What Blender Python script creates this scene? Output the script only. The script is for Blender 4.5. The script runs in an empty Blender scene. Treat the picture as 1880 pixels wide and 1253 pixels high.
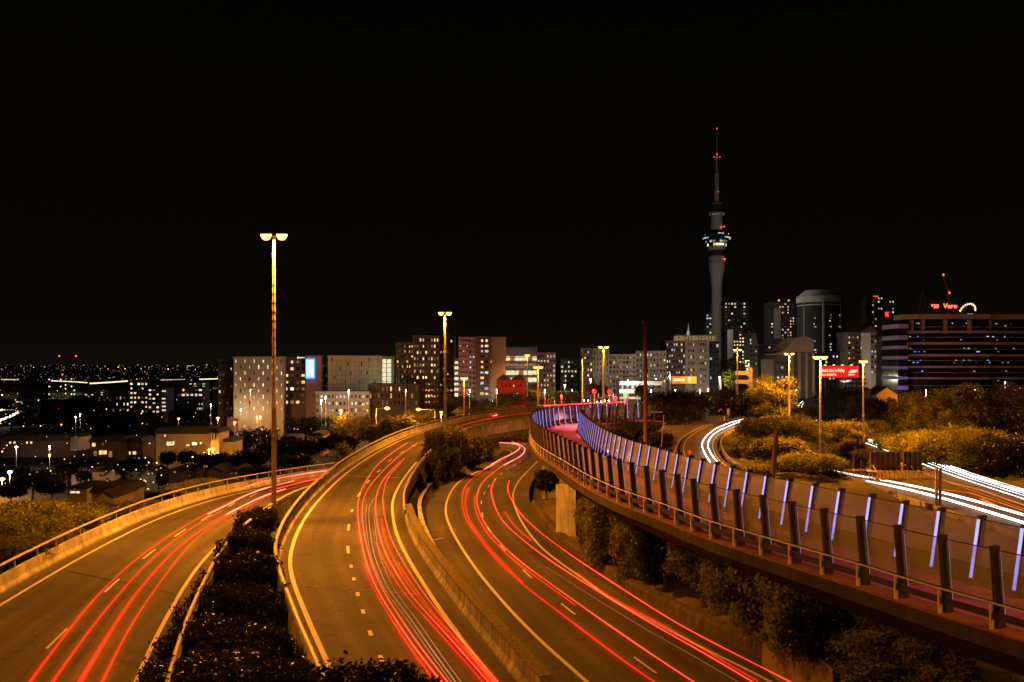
import bpy, bmesh, math, random
import numpy as np
from mathutils import Vector, Matrix
random.seed(7)
SC = bpy.context.scene
COL = SC.collection
R = math.radians
# ------------------------------------------------------------------ camera, sky, exposure
# world unit: metre; z = 0 is the height of the camera on its bridge, the roads lie 10-26 m below
F, HZ, CX = 1600.0, 670.0, 940.0
cam = bpy.data.cameras.new('camera'); camo = bpy.data.objects.new('camera', cam); COL.objects.link(camo)
camo.location = (0, 0, 0); camo.rotation_euler = (R(90), 0, 0)
cam.sensor_width = 36.0; cam.lens = 36.0 * F / 1880.0; cam.shift_y = (HZ - 626.5) / 1880.0
cam.clip_start = 0.5; cam.clip_end = 12000
SC.camera = camo
W = bpy.data.worlds.new('World'); SC.world = W; W.use_nodes = True
nt = W.node_tree; bg = nt.nodes['Background']
tc = nt.nodes.new('ShaderNodeTexCoord'); sp = nt.nodes.new('ShaderNodeSeparateXYZ'); rp = nt.nodes.new('ShaderNodeValToRGB')
nt.links.new(tc.outputs['Generated'], sp.inputs[0]); nt.links.new(sp.outputs['Z'], rp.inputs[0]); nt.links.new(rp.outputs[0], bg.inputs[0])
rp.color_ramp.elements[0].position = 0.0; rp.color_ramp.elements[0].color = (0.0052, 0.0038, 0.0024, 1)
e_ = rp.color_ramp.elements.new(0.07); e_.color = (0.0024, 0.0018, 0.0012, 1)
rp.color_ramp.elements[-1].position = 0.4; rp.color_ramp.elements[-1].color = (0.0011, 0.0009, 0.0006, 1)
bg.inputs[1].default_value = 1.0
vs = SC.view_settings; vs.view_transform = 'Standard'; vs.look = 'None'; vs.exposure = 0.0; vs.gamma = 1.0
cy = SC.cycles
cy.use_denoising = True; cy.max_bounces = 5; cy.diffuse_bounces = 2; cy.glossy_bounces = 2; cy.transmission_bounces = 3
cy.transparent_max_bounces = 24; cy.sample_clamp_indirect = 1.5; cy.use_light_tree = True; cy.caustics_reflective = False; cy.caustics_refractive = False

# ------------------------------------------------------------------ projection helpers
def zfun(tab):
    ys = [a for a, b in tab]; zs = [b for a, b in tab]
    return lambda py: float(np.interp(py, ys, zs))
zM = zfun([(750, -11.8), (765, -12.8), (783, -13.7), (826, -14.5), (930, -15.8), (1300, -15.8)])
zR = zfun([(812, -21), (830, -20.6), (850, -20), (880, -19), (930, -18), (1300, -18)])
zL = zfun([(855, -18.3), (880, -17.1), (905, -16.2), (940, -15.5), (1000, -15.2), (1400, -15.2)])
zP = lambda py: -10.5
zS = lambda py: -19.5
zT = lambda py: -26.0
def up(px, py, zf, h=0.0):
    z = zf(py) if callable(zf) else zf
    if h:                      # a point h above the surface: find the surface height under it
        for _ in range(6):
            D = F * -(z + h) / (py - HZ); py0 = HZ - z * F / D; z = zf(py0) if callable(zf) else z
        z = z + h
    D = F * -z / (py - HZ)
    return Vector(((px - CX) / F * D, D, z))
def at(px, py, D): return Vector(((px - CX) / F * D, D, -(py - HZ) / F * D))
def ups(pts, zf, h=0.0): return [up(a, b, zf, h) for a, b in pts]
def smooth(pts, step=1.5):
    P = [Vector(p) for p in pts]; P = [P[0] * 2 - P[1]] + P + [P[-1] * 2 - P[-2]]
    out = []
    for i in range(1, len(P) - 2):
        a, b, c, d = P[i - 1], P[i], P[i + 1], P[i + 2]
        n = max(2, int((c - b).length / step))
        for k in range(n):
            t = k / n
            out.append(0.5 * ((2 * b) + (c - a) * t + (2 * a - 5 * b + 4 * c - d) * t * t + (3 * b - a - 3 * c + d) * t ** 3))
    out.append(P[-2])
    return relax(out, 3)
def relax(p, n):
    for _ in range(n):
        p = [p[0]] + [(p[i - 1] + p[i] * 2 + p[i + 1]) / 4 for i in range(1, len(p) - 1)] + [p[-1]]
    return p
def normals(p):
    out = []
    for i in range(len(p)):
        t = p[min(i + 1, len(p) - 1)] - p[max(i - 1, 0)]; t.z = 0; t.normalize()
        out.append(Vector((-t.y, t.x, 0)))      # left of the direction of travel
    return out
def offset(p, d, dz=0.0):
    n = normals(p); return [a + b * d + Vector((0, 0, dz)) for a, b in zip(p, n)]
def resample(p, step):
    out = [p[0].copy()]; acc = 0.0
    for a, b in zip(p, p[1:]):
        L = (b - a).length
        while L > 1e-9 and acc + L >= step:
            t = (step - acc) / L; a = a.lerp(b, t); out.append(a.copy()); L = (b - a).length; acc = 0.0
        acc += L
    return out

# ------------------------------------------------------------------ materials
MATS = {}
def node(nt, t, **kw):
    n = nt.nodes.new(t)
    for k, v in kw.items(): setattr(n, k, v)
    return n
def mat(name, col, rough=0.7, metal=0.0, var=0.0, scale=3.0, stretch=(1, 1, 1), spec=0.4, bump=0.0, var2=0.0, scale2=0.2, coord='Object'):
    m = bpy.data.materials.new(name); m.use_nodes = True; t = m.node_tree; b = t.nodes['Principled BSDF']
    b.inputs['Base Color'].default_value = (*col, 1); b.inputs['Roughness'].default_value = rough
    b.inputs['Metallic'].default_value = metal; b.inputs['Specular IOR Level'].default_value = spec
    if var or bump or var2:
        tx = node(t, 'ShaderNodeTexCoord'); mp = node(t, 'ShaderNodeMapping'); mp.inputs['Scale'].default_value = stretch
        t.links.new(tx.outputs[coord], mp.inputs[0])
        no = node(t, 'ShaderNodeTexNoise'); no.inputs['Scale'].default_value = scale; no.inputs['Detail'].default_value = 6; no.inputs['Roughness'].default_value = .65
        t.links.new(mp.outputs[0], no.inputs[0])
        mr = node(t, 'ShaderNodeMapRange'); mr.inputs[1].default_value = .3; mr.inputs[2].default_value = .7
        mr.inputs[3].default_value = 1 - var; mr.inputs[4].default_value = 1 + var
        t.links.new(no.outputs[0], mr.inputs[0])
        n2 = node(t, 'ShaderNodeTexNoise'); n2.inputs['Scale'].default_value = scale2; n2.inputs['Detail'].default_value = 3
        t.links.new(tx.outputs[coord], n2.inputs[0])
        m2 = node(t, 'ShaderNodeMapRange'); m2.inputs[1].default_value = .3; m2.inputs[2].default_value = .7
        m2.inputs[3].default_value = 1 - var2; m2.inputs[4].default_value = 1 + var2
        t.links.new(n2.outputs[0], m2.inputs[0])
        mu = node(t, 'ShaderNodeMath', operation='MULTIPLY'); t.links.new(mr.outputs[0], mu.inputs[0]); t.links.new(m2.outputs[0], mu.inputs[1])
        vm = node(t, 'ShaderNodeVectorMath', operation='SCALE'); vm.inputs[0].default_value = col; t.links.new(mu.outputs[0], vm.inputs['Scale'])
        t.links.new(vm.outputs[0], b.inputs['Base Color'])
        if bump:
            bp = node(t, 'ShaderNodeBump'); bp.inputs['Strength'].default_value = bump; bp.inputs['Distance'].default_value = .05
            t.links.new(no.outputs[0], bp.inputs['Height']); t.links.new(bp.outputs[0], b.inputs['Normal'])
    MATS[name] = m; return m
def emis(name, col, s, light=False, patchy=0.0, scale=2.0, air=False):
    m = bpy.data.materials.new(name); m.use_nodes = True; t = m.node_tree; t.nodes.remove(t.nodes['Principled BSDF'])
    e = node(t, 'ShaderNodeEmission'); e.inputs[0].default_value = (*col, 1); e.inputs[1].default_value = s
    t.links.new(e.outputs[0], t.nodes['Material Output'].inputs[0])
    if patchy:
        tx = node(t, 'ShaderNodeTexCoord'); no = node(t, 'ShaderNodeTexVoronoi'); no.inputs['Scale'].default_value = scale
        gi = node(t, 'ShaderNodeObjectInfo'); ad = node(t, 'ShaderNodeVectorMath', operation='ADD')
        t.links.new(tx.outputs['Object'], ad.inputs[0]); t.links.new(gi.outputs['Location'], ad.inputs[1]); t.links.new(ad.outputs[0], no.inputs[0])
        mr = node(t, 'ShaderNodeMapRange'); mr.inputs[3].default_value = s * (1 - patchy); mr.inputs[4].default_value = s * (1 + patchy)
        cs = node(t, 'ShaderNodeSeparateColor'); t.links.new(no.outputs['Color'], cs.inputs[0]); t.links.new(cs.outputs[0], mr.inputs[0]); t.links.new(mr.outputs[0], e.inputs[1])
    if air:      # light in the air: adds to what is behind it and throws no shadow
        tx = node(t, 'ShaderNodeTexCoord'); no = node(t, 'ShaderNodeTexNoise'); no.inputs['Scale'].default_value = .11; no.inputs['Detail'].default_value = 3; t.links.new(tx.outputs['Object'], no.inputs[0])
        mr = node(t, 'ShaderNodeMapRange'); mr.inputs[1].default_value = .3; mr.inputs[2].default_value = .7; mr.inputs[3].default_value = s * .45; mr.inputs[4].default_value = s * 1.6; t.links.new(no.outputs[0], mr.inputs[0]); t.links.new(mr.outputs[0], e.inputs[1])
        tp = node(t, 'ShaderNodeBsdfTransparent'); ad = node(t, 'ShaderNodeAddShader'); t.links.new(e.outputs[0], ad.inputs[0]); t.links.new(tp.outputs[0], ad.inputs[1]); t.links.new(ad.outputs[0], t.nodes['Material Output'].inputs[0])
    m.cycles.emission_sampling = 'FRONT_BACK' if light else 'NONE'
    MATS[name] = m; return m
SOD = (1.0, 0.31, 0.022)
asphalt = mat('asphalt', (.060, .056, .052), .82, var=.28, scale=9, bump=.3, var2=.22, scale2=.12, spec=.25)
def asphalt_mat():
    m = bpy.data.materials.new('asphalt'); m.use_nodes = True; t = m.node_tree; b = t.nodes['Principled BSDF']; b.inputs['Roughness'].default_value = .8; b.inputs['Specular IOR Level'].default_value = .25
    ax = node(t, 'ShaderNodeAttribute'); ax.attribute_name = 'across'; al = node(t, 'ShaderNodeAttribute'); al.attribute_name = 'along'; tx = node(t, 'ShaderNodeTexCoord')
    cb = node(t, 'ShaderNodeCombineXYZ'); t.links.new(ax.outputs['Fac'], cb.inputs[0])
    sc = node(t, 'ShaderNodeMath', operation='MULTIPLY'); sc.inputs[1].default_value = .018; t.links.new(al.outputs['Fac'], sc.inputs[0]); t.links.new(sc.outputs[0], cb.inputs[1])
    def noise(vec, scale, lo, hi, det=5, a0=.3, a1=.7):
        n = node(t, 'ShaderNodeTexNoise'); n.inputs['Scale'].default_value = scale; n.inputs['Detail'].default_value = det; t.links.new(vec, n.inputs[0])
        r = node(t, 'ShaderNodeMapRange'); r.inputs[1].default_value = a0; r.inputs[2].default_value = a1; r.inputs[3].default_value = lo; r.inputs[4].default_value = hi; t.links.new(n.outputs[0], r.inputs[0]); return r.outputs[0], n.outputs[0]
    def mul(x, y): q = node(t, 'ShaderNodeMath', operation='MULTIPLY'); t.links.new(x, q.inputs[0]); t.links.new(y, q.inputs[1]); return q.outputs[0]
    streak, _ = noise(cb.outputs[0], .9, .62, 1.30, 4); grain, gh = noise(tx.outputs['Object'], 9, .70, 1.30, 6); patch, _ = noise(tx.outputs['Object'], .11, .72, 1.22, 3)
    wv = node(t, 'ShaderNodeMath', operation='MULTIPLY'); wv.inputs[1].default_value = 3.6; t.links.new(ax.outputs['Fac'], wv.inputs[0]); sn = node(t, 'ShaderNodeMath', operation='SINE'); t.links.new(wv.outputs[0], sn.inputs[0])
    wr = node(t, 'ShaderNodeMapRange'); wr.inputs[1].default_value = -1; wr.inputs[2].default_value = 1; wr.inputs[3].default_value = .90; wr.inputs[4].default_value = 1.08; t.links.new(sn.outputs[0], wr.inputs[0])
    vo = node(t, 'ShaderNodeTexVoronoi', feature='DISTANCE_TO_EDGE'); vo.inputs['Scale'].default_value = .16; di = node(t, 'ShaderNodeTexNoise'); di.inputs['Scale'].default_value = .6
    mxv = node(t, 'ShaderNodeVectorMath', operation='ADD'); dsc = node(t, 'ShaderNodeVectorMath', operation='SCALE'); dsc.inputs['Scale'].default_value = 3.0; t.links.new(tx.outputs['Object'], di.inputs[0]); t.links.new(di.outputs['Color'], dsc.inputs[0]); t.links.new(tx.outputs['Object'], mxv.inputs[0]); t.links.new(dsc.outputs[0], mxv.inputs[1]); t.links.new(mxv.outputs[0], vo.inputs[0])
    cr = node(t, 'ShaderNodeMapRange'); cr.inputs[1].default_value = 0; cr.inputs[2].default_value = .02; cr.inputs[3].default_value = .62; cr.inputs[4].default_value = 1.0; t.links.new(vo.outputs['Distance'], cr.inputs[0])
    f = mul(mul(mul(streak, grain), mul(patch, wr.outputs[0])), cr.outputs[0]); v = node(t, 'ShaderNodeVectorMath', operation='SCALE'); v.inputs[0].default_value = (.062, .054, .044); t.links.new(f, v.inputs['Scale']); t.links.new(v.outputs[0], b.inputs['Base Color'])
    bp = node(t, 'ShaderNodeBump'); bp.inputs['Strength'].default_value = .35; bp.inputs['Distance'].default_value = .03; t.links.new(gh, bp.inputs['Height']); t.links.new(bp.outputs[0], b.inputs['Normal']); return m
asphalt = asphalt_mat()
asphalt_dark = mat('asphalt_dark', (.035, .034, .034), .85, var=.3, scale=6, var2=.2, scale2=.1, spec=.2)
paint = mat('road_paint', (.50, .47, .40), .6, var=.22, scale=5, var2=.1)
paint_y = mat('orange_paint', (.72, .34, .05), .6, var=.2, scale=5)
concrete = mat('concrete', (.34, .32, .29), .9, var=.5, scale=1.3, stretch=(1, 1, .25), var2=.3, scale2=.35, bump=.35)
concrete_d = mat('stained_concrete', (.19, .18, .165), .92, var=.6, scale=1.1, stretch=(1.6, 1.6, .16), var2=.35, scale2=.25, bump=.4)
mossy = mat('mossy_cap', (.13, .10, .055), .95, var=.6, scale=5, bump=.7)
yrail = mat('galvanised_rail', (.36, .33, .28), .55, metal=.15, var=.15, scale=2)
yrail2 = mat('weathered_pale_rail', (.60, .54, .40), .6, var=.2, scale=2)
ppost = mat('pole_paint', (.60, .57, .52), .6, metal=.0, var=.25, scale=2.5, stretch=(1, 1, .3))
rust = mat('rusty_pole', (.36, .20, .11), .8, var=.35, scale=2, stretch=(1, 1, .3))
wallbrown = mat('earth_stained_wall', (.065, .046, .028), .95, var=.5, scale=1.2, stretch=(1.5, 1.5, .2), var2=.4, scale2=.3, bump=.4)
deckm = mat('sooty_concrete', (.038, .030, .022), .95, var=.5, scale=1.2, stretch=(1.5, 1.5, .25), var2=.4, scale2=.3)
black = mat('black_steel', (.012, .011, .011), .5, spec=.3)
fin_m = mat('fin_dark_steel', (.045, .036, .032), .55, var=.25, scale=2, spec=.3)
darkm = mat('dark_render', (.05, .046, .042), .8, var=.2, scale=.4)
roof_m = mat('dark_roof', (.035, .033, .032), .8, var=.3, scale=1)
grass = mat('ground_cover', (.045, .040, .016), .95, var=.6, scale=1.2, var2=.5, scale2=.12, bump=.8)
dirt = mat('dry_earth', (.085, .058, .034), .95, var=.5, scale=1.5, var2=.4, scale2=.3, bump=.8)
bark = mat('bark', (.09, .065, .045), .95, var=.4, scale=3, stretch=(1, 1, .3), bump=.6)
pink = mat('pink_path_coating', (.42, .10, .15), .55, var=.22, scale=3.0, var2=.25, scale2=.15, spec=.35)
watr = mat('harbour_water', (.03, .026, .022), .22, var=.3, scale=.02, spec=.5, bump=.1)
def leafmat(name, col, var=.45, rough=.7):
    m = bpy.data.materials.new(name); m.use_nodes = True; t = m.node_tree; b = t.nodes['Principled BSDF']
    tx = node(t, 'ShaderNodeTexCoord'); n1 = node(t, 'ShaderNodeTexNoise'); n1.inputs['Scale'].default_value = .9; n1.inputs['Detail'].default_value = 2
    t.links.new(tx.outputs['Object'], n1.inputs[0])
    at_ = node(t, 'ShaderNodeAttribute'); at_.attribute_name = 'shade'
    mr = node(t, 'ShaderNodeMapRange'); mr.inputs[1].default_value = .3; mr.inputs[2].default_value = .7; mr.inputs[3].default_value = 1 - var; mr.inputs[4].default_value = 1 + var
    t.links.new(n1.outputs[0], mr.inputs[0])
    mu = node(t, 'ShaderNodeMath', operation='MULTIPLY'); t.links.new(mr.outputs[0], mu.inputs[0]); t.links.new(at_.outputs['Fac'], mu.inputs[1])
    vm = node(t, 'ShaderNodeVectorMath', operation='SCALE'); vm.inputs[0].default_value = col
    t.links.new(mu.outputs[0], vm.inputs['Scale']); t.links.new(vm.outputs[0], b.inputs['Base Color'])
    b.inputs['Roughness'].default_value = rough; b.inputs['Specular IOR Level'].default_value = .12
    tr = node(t, 'ShaderNodeBsdfTranslucent'); t.links.new(vm.outputs[0], tr.inputs[0])
    mx = node(t, 'ShaderNodeMixShader'); mx.inputs[0].default_value = .34
    t.links.new(b.outputs[0], mx.inputs[1]); t.links.new(tr.outputs[0], mx.inputs[2]); t.links.new(mx.outputs[0], t.nodes['Material Output'].inputs[0])
    return m
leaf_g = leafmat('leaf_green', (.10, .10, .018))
leaf_shaded = leafmat('leaf_dark_shaded', (.019, .018, .006), rough=.35)  # leaf colour darkened to stand in for unlit foliage
leaf_lit = leafmat('leaf_olive_lit', (.175, .18, .02))  # leaf colour brightened to stand in for lamp-lit foliage
def glassmat(name, col, opac, rough=.25):
    m = bpy.data.materials.new(name); m.use_nodes = True; t = m.node_tree; b = t.nodes['Principled BSDF']
    b.inputs['Base Color'].default_value = (*col, 1); b.inputs['Roughness'].default_value = rough
    tr = node(t, 'ShaderNodeBsdfTransparent'); mx = node(t, 'ShaderNodeMixShader')
    tx = node(t, 'ShaderNodeTexCoord'); no = node(t, 'ShaderNodeTexNoise'); no.inputs['Scale'].default_value = 1.3; no.inputs['Detail'].default_value = 5
    t.links.new(tx.outputs['Object'], no.inputs[0]); mr = node(t, 'ShaderNodeMapRange'); mr.inputs[1].default_value = .3; mr.inputs[2].default_value = .75
    mr.inputs[3].default_value = opac * .7; mr.inputs[4].default_value = opac * 1.4; t.links.new(no.outputs[0], mr.inputs[0]); t.links.new(mr.outputs[0], mx.inputs[0])
    t.links.new(tr.outputs[0], mx.inputs[1]); t.links.new(b.outputs[0], mx.inputs[2]); t.links.new(mx.outputs[0], t.nodes['Material Output'].inputs[0])
    return m
glass = glassmat('dusty_glass', (.50, .47, .48), .34, .12)
glass_dark = mat('dark_glazing', (.012, .013, .016), .12, spec=.6)
wall = {}
for k, c in dict(pale=(.42, .39, .33), white=(.52, .50, .45), grey=(.26, .26, .24), brown=(.13, .095, .075), dark=(.06, .052, .05), purple=(.33, .23, .30),
                 green=(.23, .29, .25), red=(.32, .035, .02), tan=(.34, .27, .20), brick=(.22, .13, .09), charcoal=(.035, .033, .034)).items():
    wall[k] = mat('wall_' + k, c, .85, var=.14, scale=.35, var2=.1, scale2=.06, stretch=(1, 1, .5))
frame_m = mat('window_frame', (.10, .09, .08), .6)
PANE = {
 'warm': emis('lit_warm', (1, .62, .27), 1.1, patchy=.6), 'dim': emis('lit_dim', (1, .55, .22), .25, patchy=.7), 'hot': emis('lit_hot', (1, .78, .42), 1.7, patchy=.4),
 'cool': emis('lit_cool', (.62, .82, 1), .6, patchy=.5), 'blue': emis('lit_blue', (.12, .2, 1), 2.0), 'pale': emis('lit_pale', (1, .86, .56), .95, patchy=.25),
 'violet': emis('lit_violet', (.25, .2, 1), .5), 'off': glass_dark, 'gloom': emis('lit_gloom', (.9, .62, .35), .06, patchy=.8), 'red': emis('lit_red', (1, .05, .03), 1.4)}
lamp_glow = emis('sodium_lamp_glow', (1, .5, .11), 5)
white_glow = emis('white_lamp_glow', (1, .95, .85), 40)
red_beacon = emis('red_beacon_glow', (1, .03, .02), 9)
tr_red = emis('tail_light_red', (1, .045, .03), 1.9, light=True, air=True)
tr_red2 = emis('tail_light_deep_red', (1, .012, .006), .34, light=True, air=True)
tr_pink = emis('tail_light_pink', (1, .20, .15), 1.7, light=True, air=True)
tr_white = emis('head_light_white', (1, .93, .82), 5.0, light=True, air=True)
halo_red = emis('trail_halo_red', (1, .012, .004), .13, light=True, air=True); halo_soft = emis('trail_halo_soft', (1, .02, .008), .02, light=True, air=True); halo_white = emis('trail_halo_white', (1, .8, .6), .25, light=True, air=True)  # halo materials: wide faint tubes imitate the glow around the trails
tr_amber = emis('indicator_amber', (1, .5, .25), .16, light=True, air=True)
tr_cool = emis('head_light_cool', (.8, .88, 1), 4.0, light=True, air=True)
led = emis('violet_strip_glow', (.36, .32, 1.0), 1.7, light=True)

# ------------------------------------------------------------------ mesh helpers
def tag(o, label=None, cat=None, group=None, kind=None):
    if label: o['label'] = label
    if cat: o['category'] = cat
    if group: o['group'] = group
    if kind: o['kind'] = kind
    return o
def empty(name, loc=(0, 0, 0), rz=0.0):
    o = bpy.data.objects.new(name, None); COL.objects.link(o); o.location = loc; o.rotation_euler = (0, 0, rz); o.empty_display_size = .5; return o
class MB:
    def __init__(s): s.v = []; s.f = []; s.mi = []
    def face(s, idx, m=0): s.f.append(idx); s.mi.append(m)
    def box(s, c, d, m=0, rz=0.0, M=None):
        b = len(s.v); x, y, z = d[0] / 2, d[1] / 2, d[2] / 2; ca, sa = math.cos(rz), math.sin(rz)
        for dx, dy, dz in ((-x, -y, -z), (x, -y, -z), (x, y, -z), (-x, y, -z), (-x, -y, z), (x, -y, z), (x, y, z), (-x, y, z)):
            p = Vector((dx * ca - dy * sa, dx * sa + dy * ca, dz))
            if M: p = M @ p
            s.v.append((c[0] + p.x, c[1] + p.y, c[2] + p.z))
        for q in ((0, 3, 2, 1), (4, 5, 6, 7), (0, 1, 5, 4), (1, 2, 6, 5), (2, 3, 7, 6), (3, 0, 4, 7)): s.face([b + i for i in q], m)
        return s
    def tube(s, a, b, r0, r1=None, n=8, m=0):
        r1 = r0 if r1 is None else r1; a, b = Vector(a), Vector(b); t = (b - a).normalized()
        u = t.orthogonal().normalized(); w = t.cross(u); k = len(s.v)
        for c, r in ((a, r0), (b, r1)):
            for i in range(n):
                q = c + (u * math.cos(2 * math.pi * i / n) + w * math.sin(2 * math.pi * i / n)) * r; s.v.append(tuple(q))
        for i in range(n): s.face([k + i, k + (i + 1) % n, k + n + (i + 1) % n, k + n + i], m)
        s.face([k + i for i in range(n)][::-1], m); s.face([k + n + i for i in range(n)], m); return s
    def lathe(s, prof, c=(0, 0, 0), n=24, m=0, cap=True):
        k = len(s.v)
        for r, z in prof:
            for i in range(n): s.v.append((c[0] + r * math.cos(2 * math.pi * i / n), c[1] + r * math.sin(2 * math.pi * i / n), c[2] + z))
        for j in range(len(prof) - 1):
            for i in range(n): s.face([k + j * n + i, k + j * n + (i + 1) % n, k + (j + 1) * n + (i + 1) % n, k + (j + 1) * n + i], m)
        if cap: s.face([k + i for i in range(n)][::-1], m); s.face([k + (len(prof) - 1) * n + i for i in range(n)], m)
        return s
    def prism(s, pts, y0, y1, m=0):      # outline in x,z extruded along y
        k = len(s.v); n = len(pts)
        for y in (y0, y1):
            for x, z in pts: s.v.append((x, y, z))
        for i in range(n): s.face([k + i, k + (i + 1) % n, k + n + (i + 1) % n, k + n + i], m)
        s.face([k + i for i in range(n)][::-1], m); s.face([k + n + i for i in range(n)], m); return s
    def sweep(s, path, prof, closed=True, m=0, gap=0, nrm=None):
        nm = nrm or normals(path); k = len(s.v); n = len(prof)
        for p, q in zip(path, nm):
            for a, b in prof: s.v.append((p.x + q.x * a, p.y + q.y * a, p.z + b))
        for j in range(len(path) - 1):
            for i in range(n if closed else n - 1):
                s.face([k + j * n + i, k + (j + 1) * n + i, k + (j + 1) * n + (i + 1) % n, k + j * n + (i + 1) % n], m)
        if closed:
            s.face([k + i for i in range(n)], m); s.face([k + (len(path) - 1) * n + i for i in range(n)][::-1], m)
        return s
    def build(s, name, mats, parent=None, loc=None, smooth=False, link=True):
        me = bpy.data.meshes.new(name); me.from_pydata(s.v, [], s.f)
        for m in (mats if isinstance(mats, (list, tuple)) else [mats]): me.materials.append(m)
        if any(s.mi): me.polygons.foreach_set('material_index', s.mi)
        if smooth: me.polygons.foreach_set('use_smooth', [True] * len(me.polygons))
        me.update()
        bm = bmesh.new(); bm.from_mesh(me); bmesh.ops.recalc_face_normals(bm, faces=bm.faces); bm.to_mesh(me); bm.free()
        if not link: return me
        return put(name, me, parent, loc)
def put(name, me, parent=None, loc=None):
    o = bpy.data.objects.new(name, me); COL.objects.link(o)
    if parent: o.parent = parent
    if loc is not None: o.location = loc
    return o
def copy_tree(o, loc=None, label=None, parent=None):
    c = o.copy(); COL.objects.link(c); c.parent = parent
    for ch in o.children: copy_tree(ch, parent=c)
    if loc is not None: c.location = loc
    if label: c['label'] = label
    return c
def struct(o): o['kind'] = 'structure'; return o
def text_mesh(s, size, depth=.03):
    cu = bpy.data.curves.new('lettering', 'FONT'); cu.body = s; cu.size = size; cu.extrude = depth; cu.resolution_u = 2
    o = bpy.data.objects.new('t', cu); COL.objects.link(o); dg = bpy.context.evaluated_depsgraph_get()
    me = bpy.data.meshes.new_from_object(o.evaluated_get(dg)); bpy.data.objects.remove(o); bpy.data.curves.remove(cu); me.materials.clear(); return me

# ------------------------------------------------------------------ road layout (outlines in metres, read off the ground)
M_left = smooth(ups([(640, 1300), (618, 1252), (584, 1181), (559, 1122), (539, 1071), (532, 1035.6), (535, 1012), (545, 980.5), (565, 945), (590, 913.5), (626, 878), (665, 848.6), (708, 823), (756, 801), (807, 785.6), (860, 773), (912, 765), (965, 759), (1030, 755), (1130, 752.5)], zM))
M_right = smooth(ups([(940, 1300), (900, 1246), (858, 1189), (815, 1130), (779, 1075), (748, 1024), (728, 980.5), (721, 945), (721, 921), (732, 894), (751, 866), (775, 839), (808, 814), (845, 796), (890, 784), (940, 776), (990, 769.5), (1045, 765), (1130, 761)], zM))
L_out = smooth(ups([(-420, 1366), (-300, 1294), (-150, 1203), (0, 1112.5), (47, 1084), (94, 1056), (157, 1020), (220, 987), (282, 957), (345, 933), (408, 914), (470, 899.5), (533, 887), (590, 877), (640, 870)], zL))
L_in = smooth(ups([(206, 1375), (232, 1300), (251, 1249), (282, 1180), (314, 1120), (345, 1067), (376, 1026), (408, 995), (439, 970), (470, 948), (508, 927), (550, 911), (600, 897), (650, 886)], zL))
R_left = smooth(ups([(1125, 1300), (1078.6, 1253), (1015.6, 1199), (960.5, 1146), (917, 1098.6), (878, 1051), (846, 1004), (825, 965), (818, 937), (825, 909.6), (842, 886), (870, 870), (897.5, 858), (921.5, 846), (936, 836), (938, 829), (925, 825), (895, 823), (850, 823)], zR))
R_right = smooth(ups([(1500, 1300), (1392, 1240), (1300, 1196), (1230, 1160), (1160, 1122), (1119, 1100), (1078.6, 1069), (1039, 1041.5), (1000, 1012), (972, 980.5), (952.6, 949), (942.7, 921), (944.7, 898), (960.5, 874), (985, 850), (1000, 834), (997, 822), (965, 815), (915, 812.5), (850, 812)], zR))
P_out = smooth([up(a, b, -7.2) for a, b in [(1950, 1023), (1844, 1000), (1753, 982), (1670, 964), (1597, 946), (1538, 935), (1476, 921), (1387, 902), (1310, 885), (1250, 868), (1199, 855), (1158, 845), (1094, 824), (1048, 804), (1021, 793), (995, 780), (982, 766)]] + [Vector((3.6, 131, -7.2)), Vector((4.6, 139, -7.2)), Vector((8, 150, -7.2)), Vector((14, 160, -7.2)), Vector((19, 165, -7.2)), Vector((25, 168, -7.2))], 1.0)
P_in = smooth([up(a, b, -7.2) for a, b in [(1950, 983), (1835, 959.7), (1769, 945.7), (1705, 933), (1650, 922.5), (1601, 912), (1557, 904), (1512, 895.5), (1474, 887), (1440, 880.6), (1379, 868), (1329, 855.5), (1287, 845.7), (1250, 836), (1220, 827.5), (1189, 818), (1172, 813.5), (1139, 804), (1100, 787), (1072, 768), (1060, 756)]] + [Vector((10.6, 141, -7.2)), Vector((13.5, 150, -7.2)), Vector((19, 157, -7.2)), Vector((23, 160, -7.2)), Vector((28, 162.5, -7.2))], 1.0)
S_l2 = smooth(ups([(1270, 870), (1256, 834), (1256, 817), (1264, 805), (1283, 790.6), (1315, 776.6), (1340, 769), (1366, 765)], zS), 3)
S_r2 = smooth(ups([(1352, 870), (1320, 845.5), (1311, 830), (1308.5, 815), (1315, 802), (1328, 793.5), (1355, 781), (1390, 772)], zS), 3)
S_l1 = smooth(ups([(1130, 825), (1165, 803), (1200, 790.6), (1218, 783), (1251, 773), (1276.6, 766), (1289, 760), (1291, 752), (1280, 741), (1262, 733)], zS), 3)
S_r1 = smooth(ups([(1225, 850), (1240, 828), (1244.7, 812), (1258.7, 799.6), (1290, 783), (1325, 770), (1345, 762), (1345, 752), (1325, 742), (1295, 733)], zS), 3)
T_c1 = smooth(ups([(1478, 739), (1472, 745), (1472, 755), (1490, 771), (1530, 790), (1600, 818), (1690, 851), (1760, 878), (1880, 918), (2050, 975)], zT), 4)
T_c2 = smooth(ups([(1330, 846), (1388, 854), (1480, 866), (1560, 882), (1640, 897), (1719, 916), (1780, 934), (1880, 965), (2050, 1020)], zT), 4)

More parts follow.
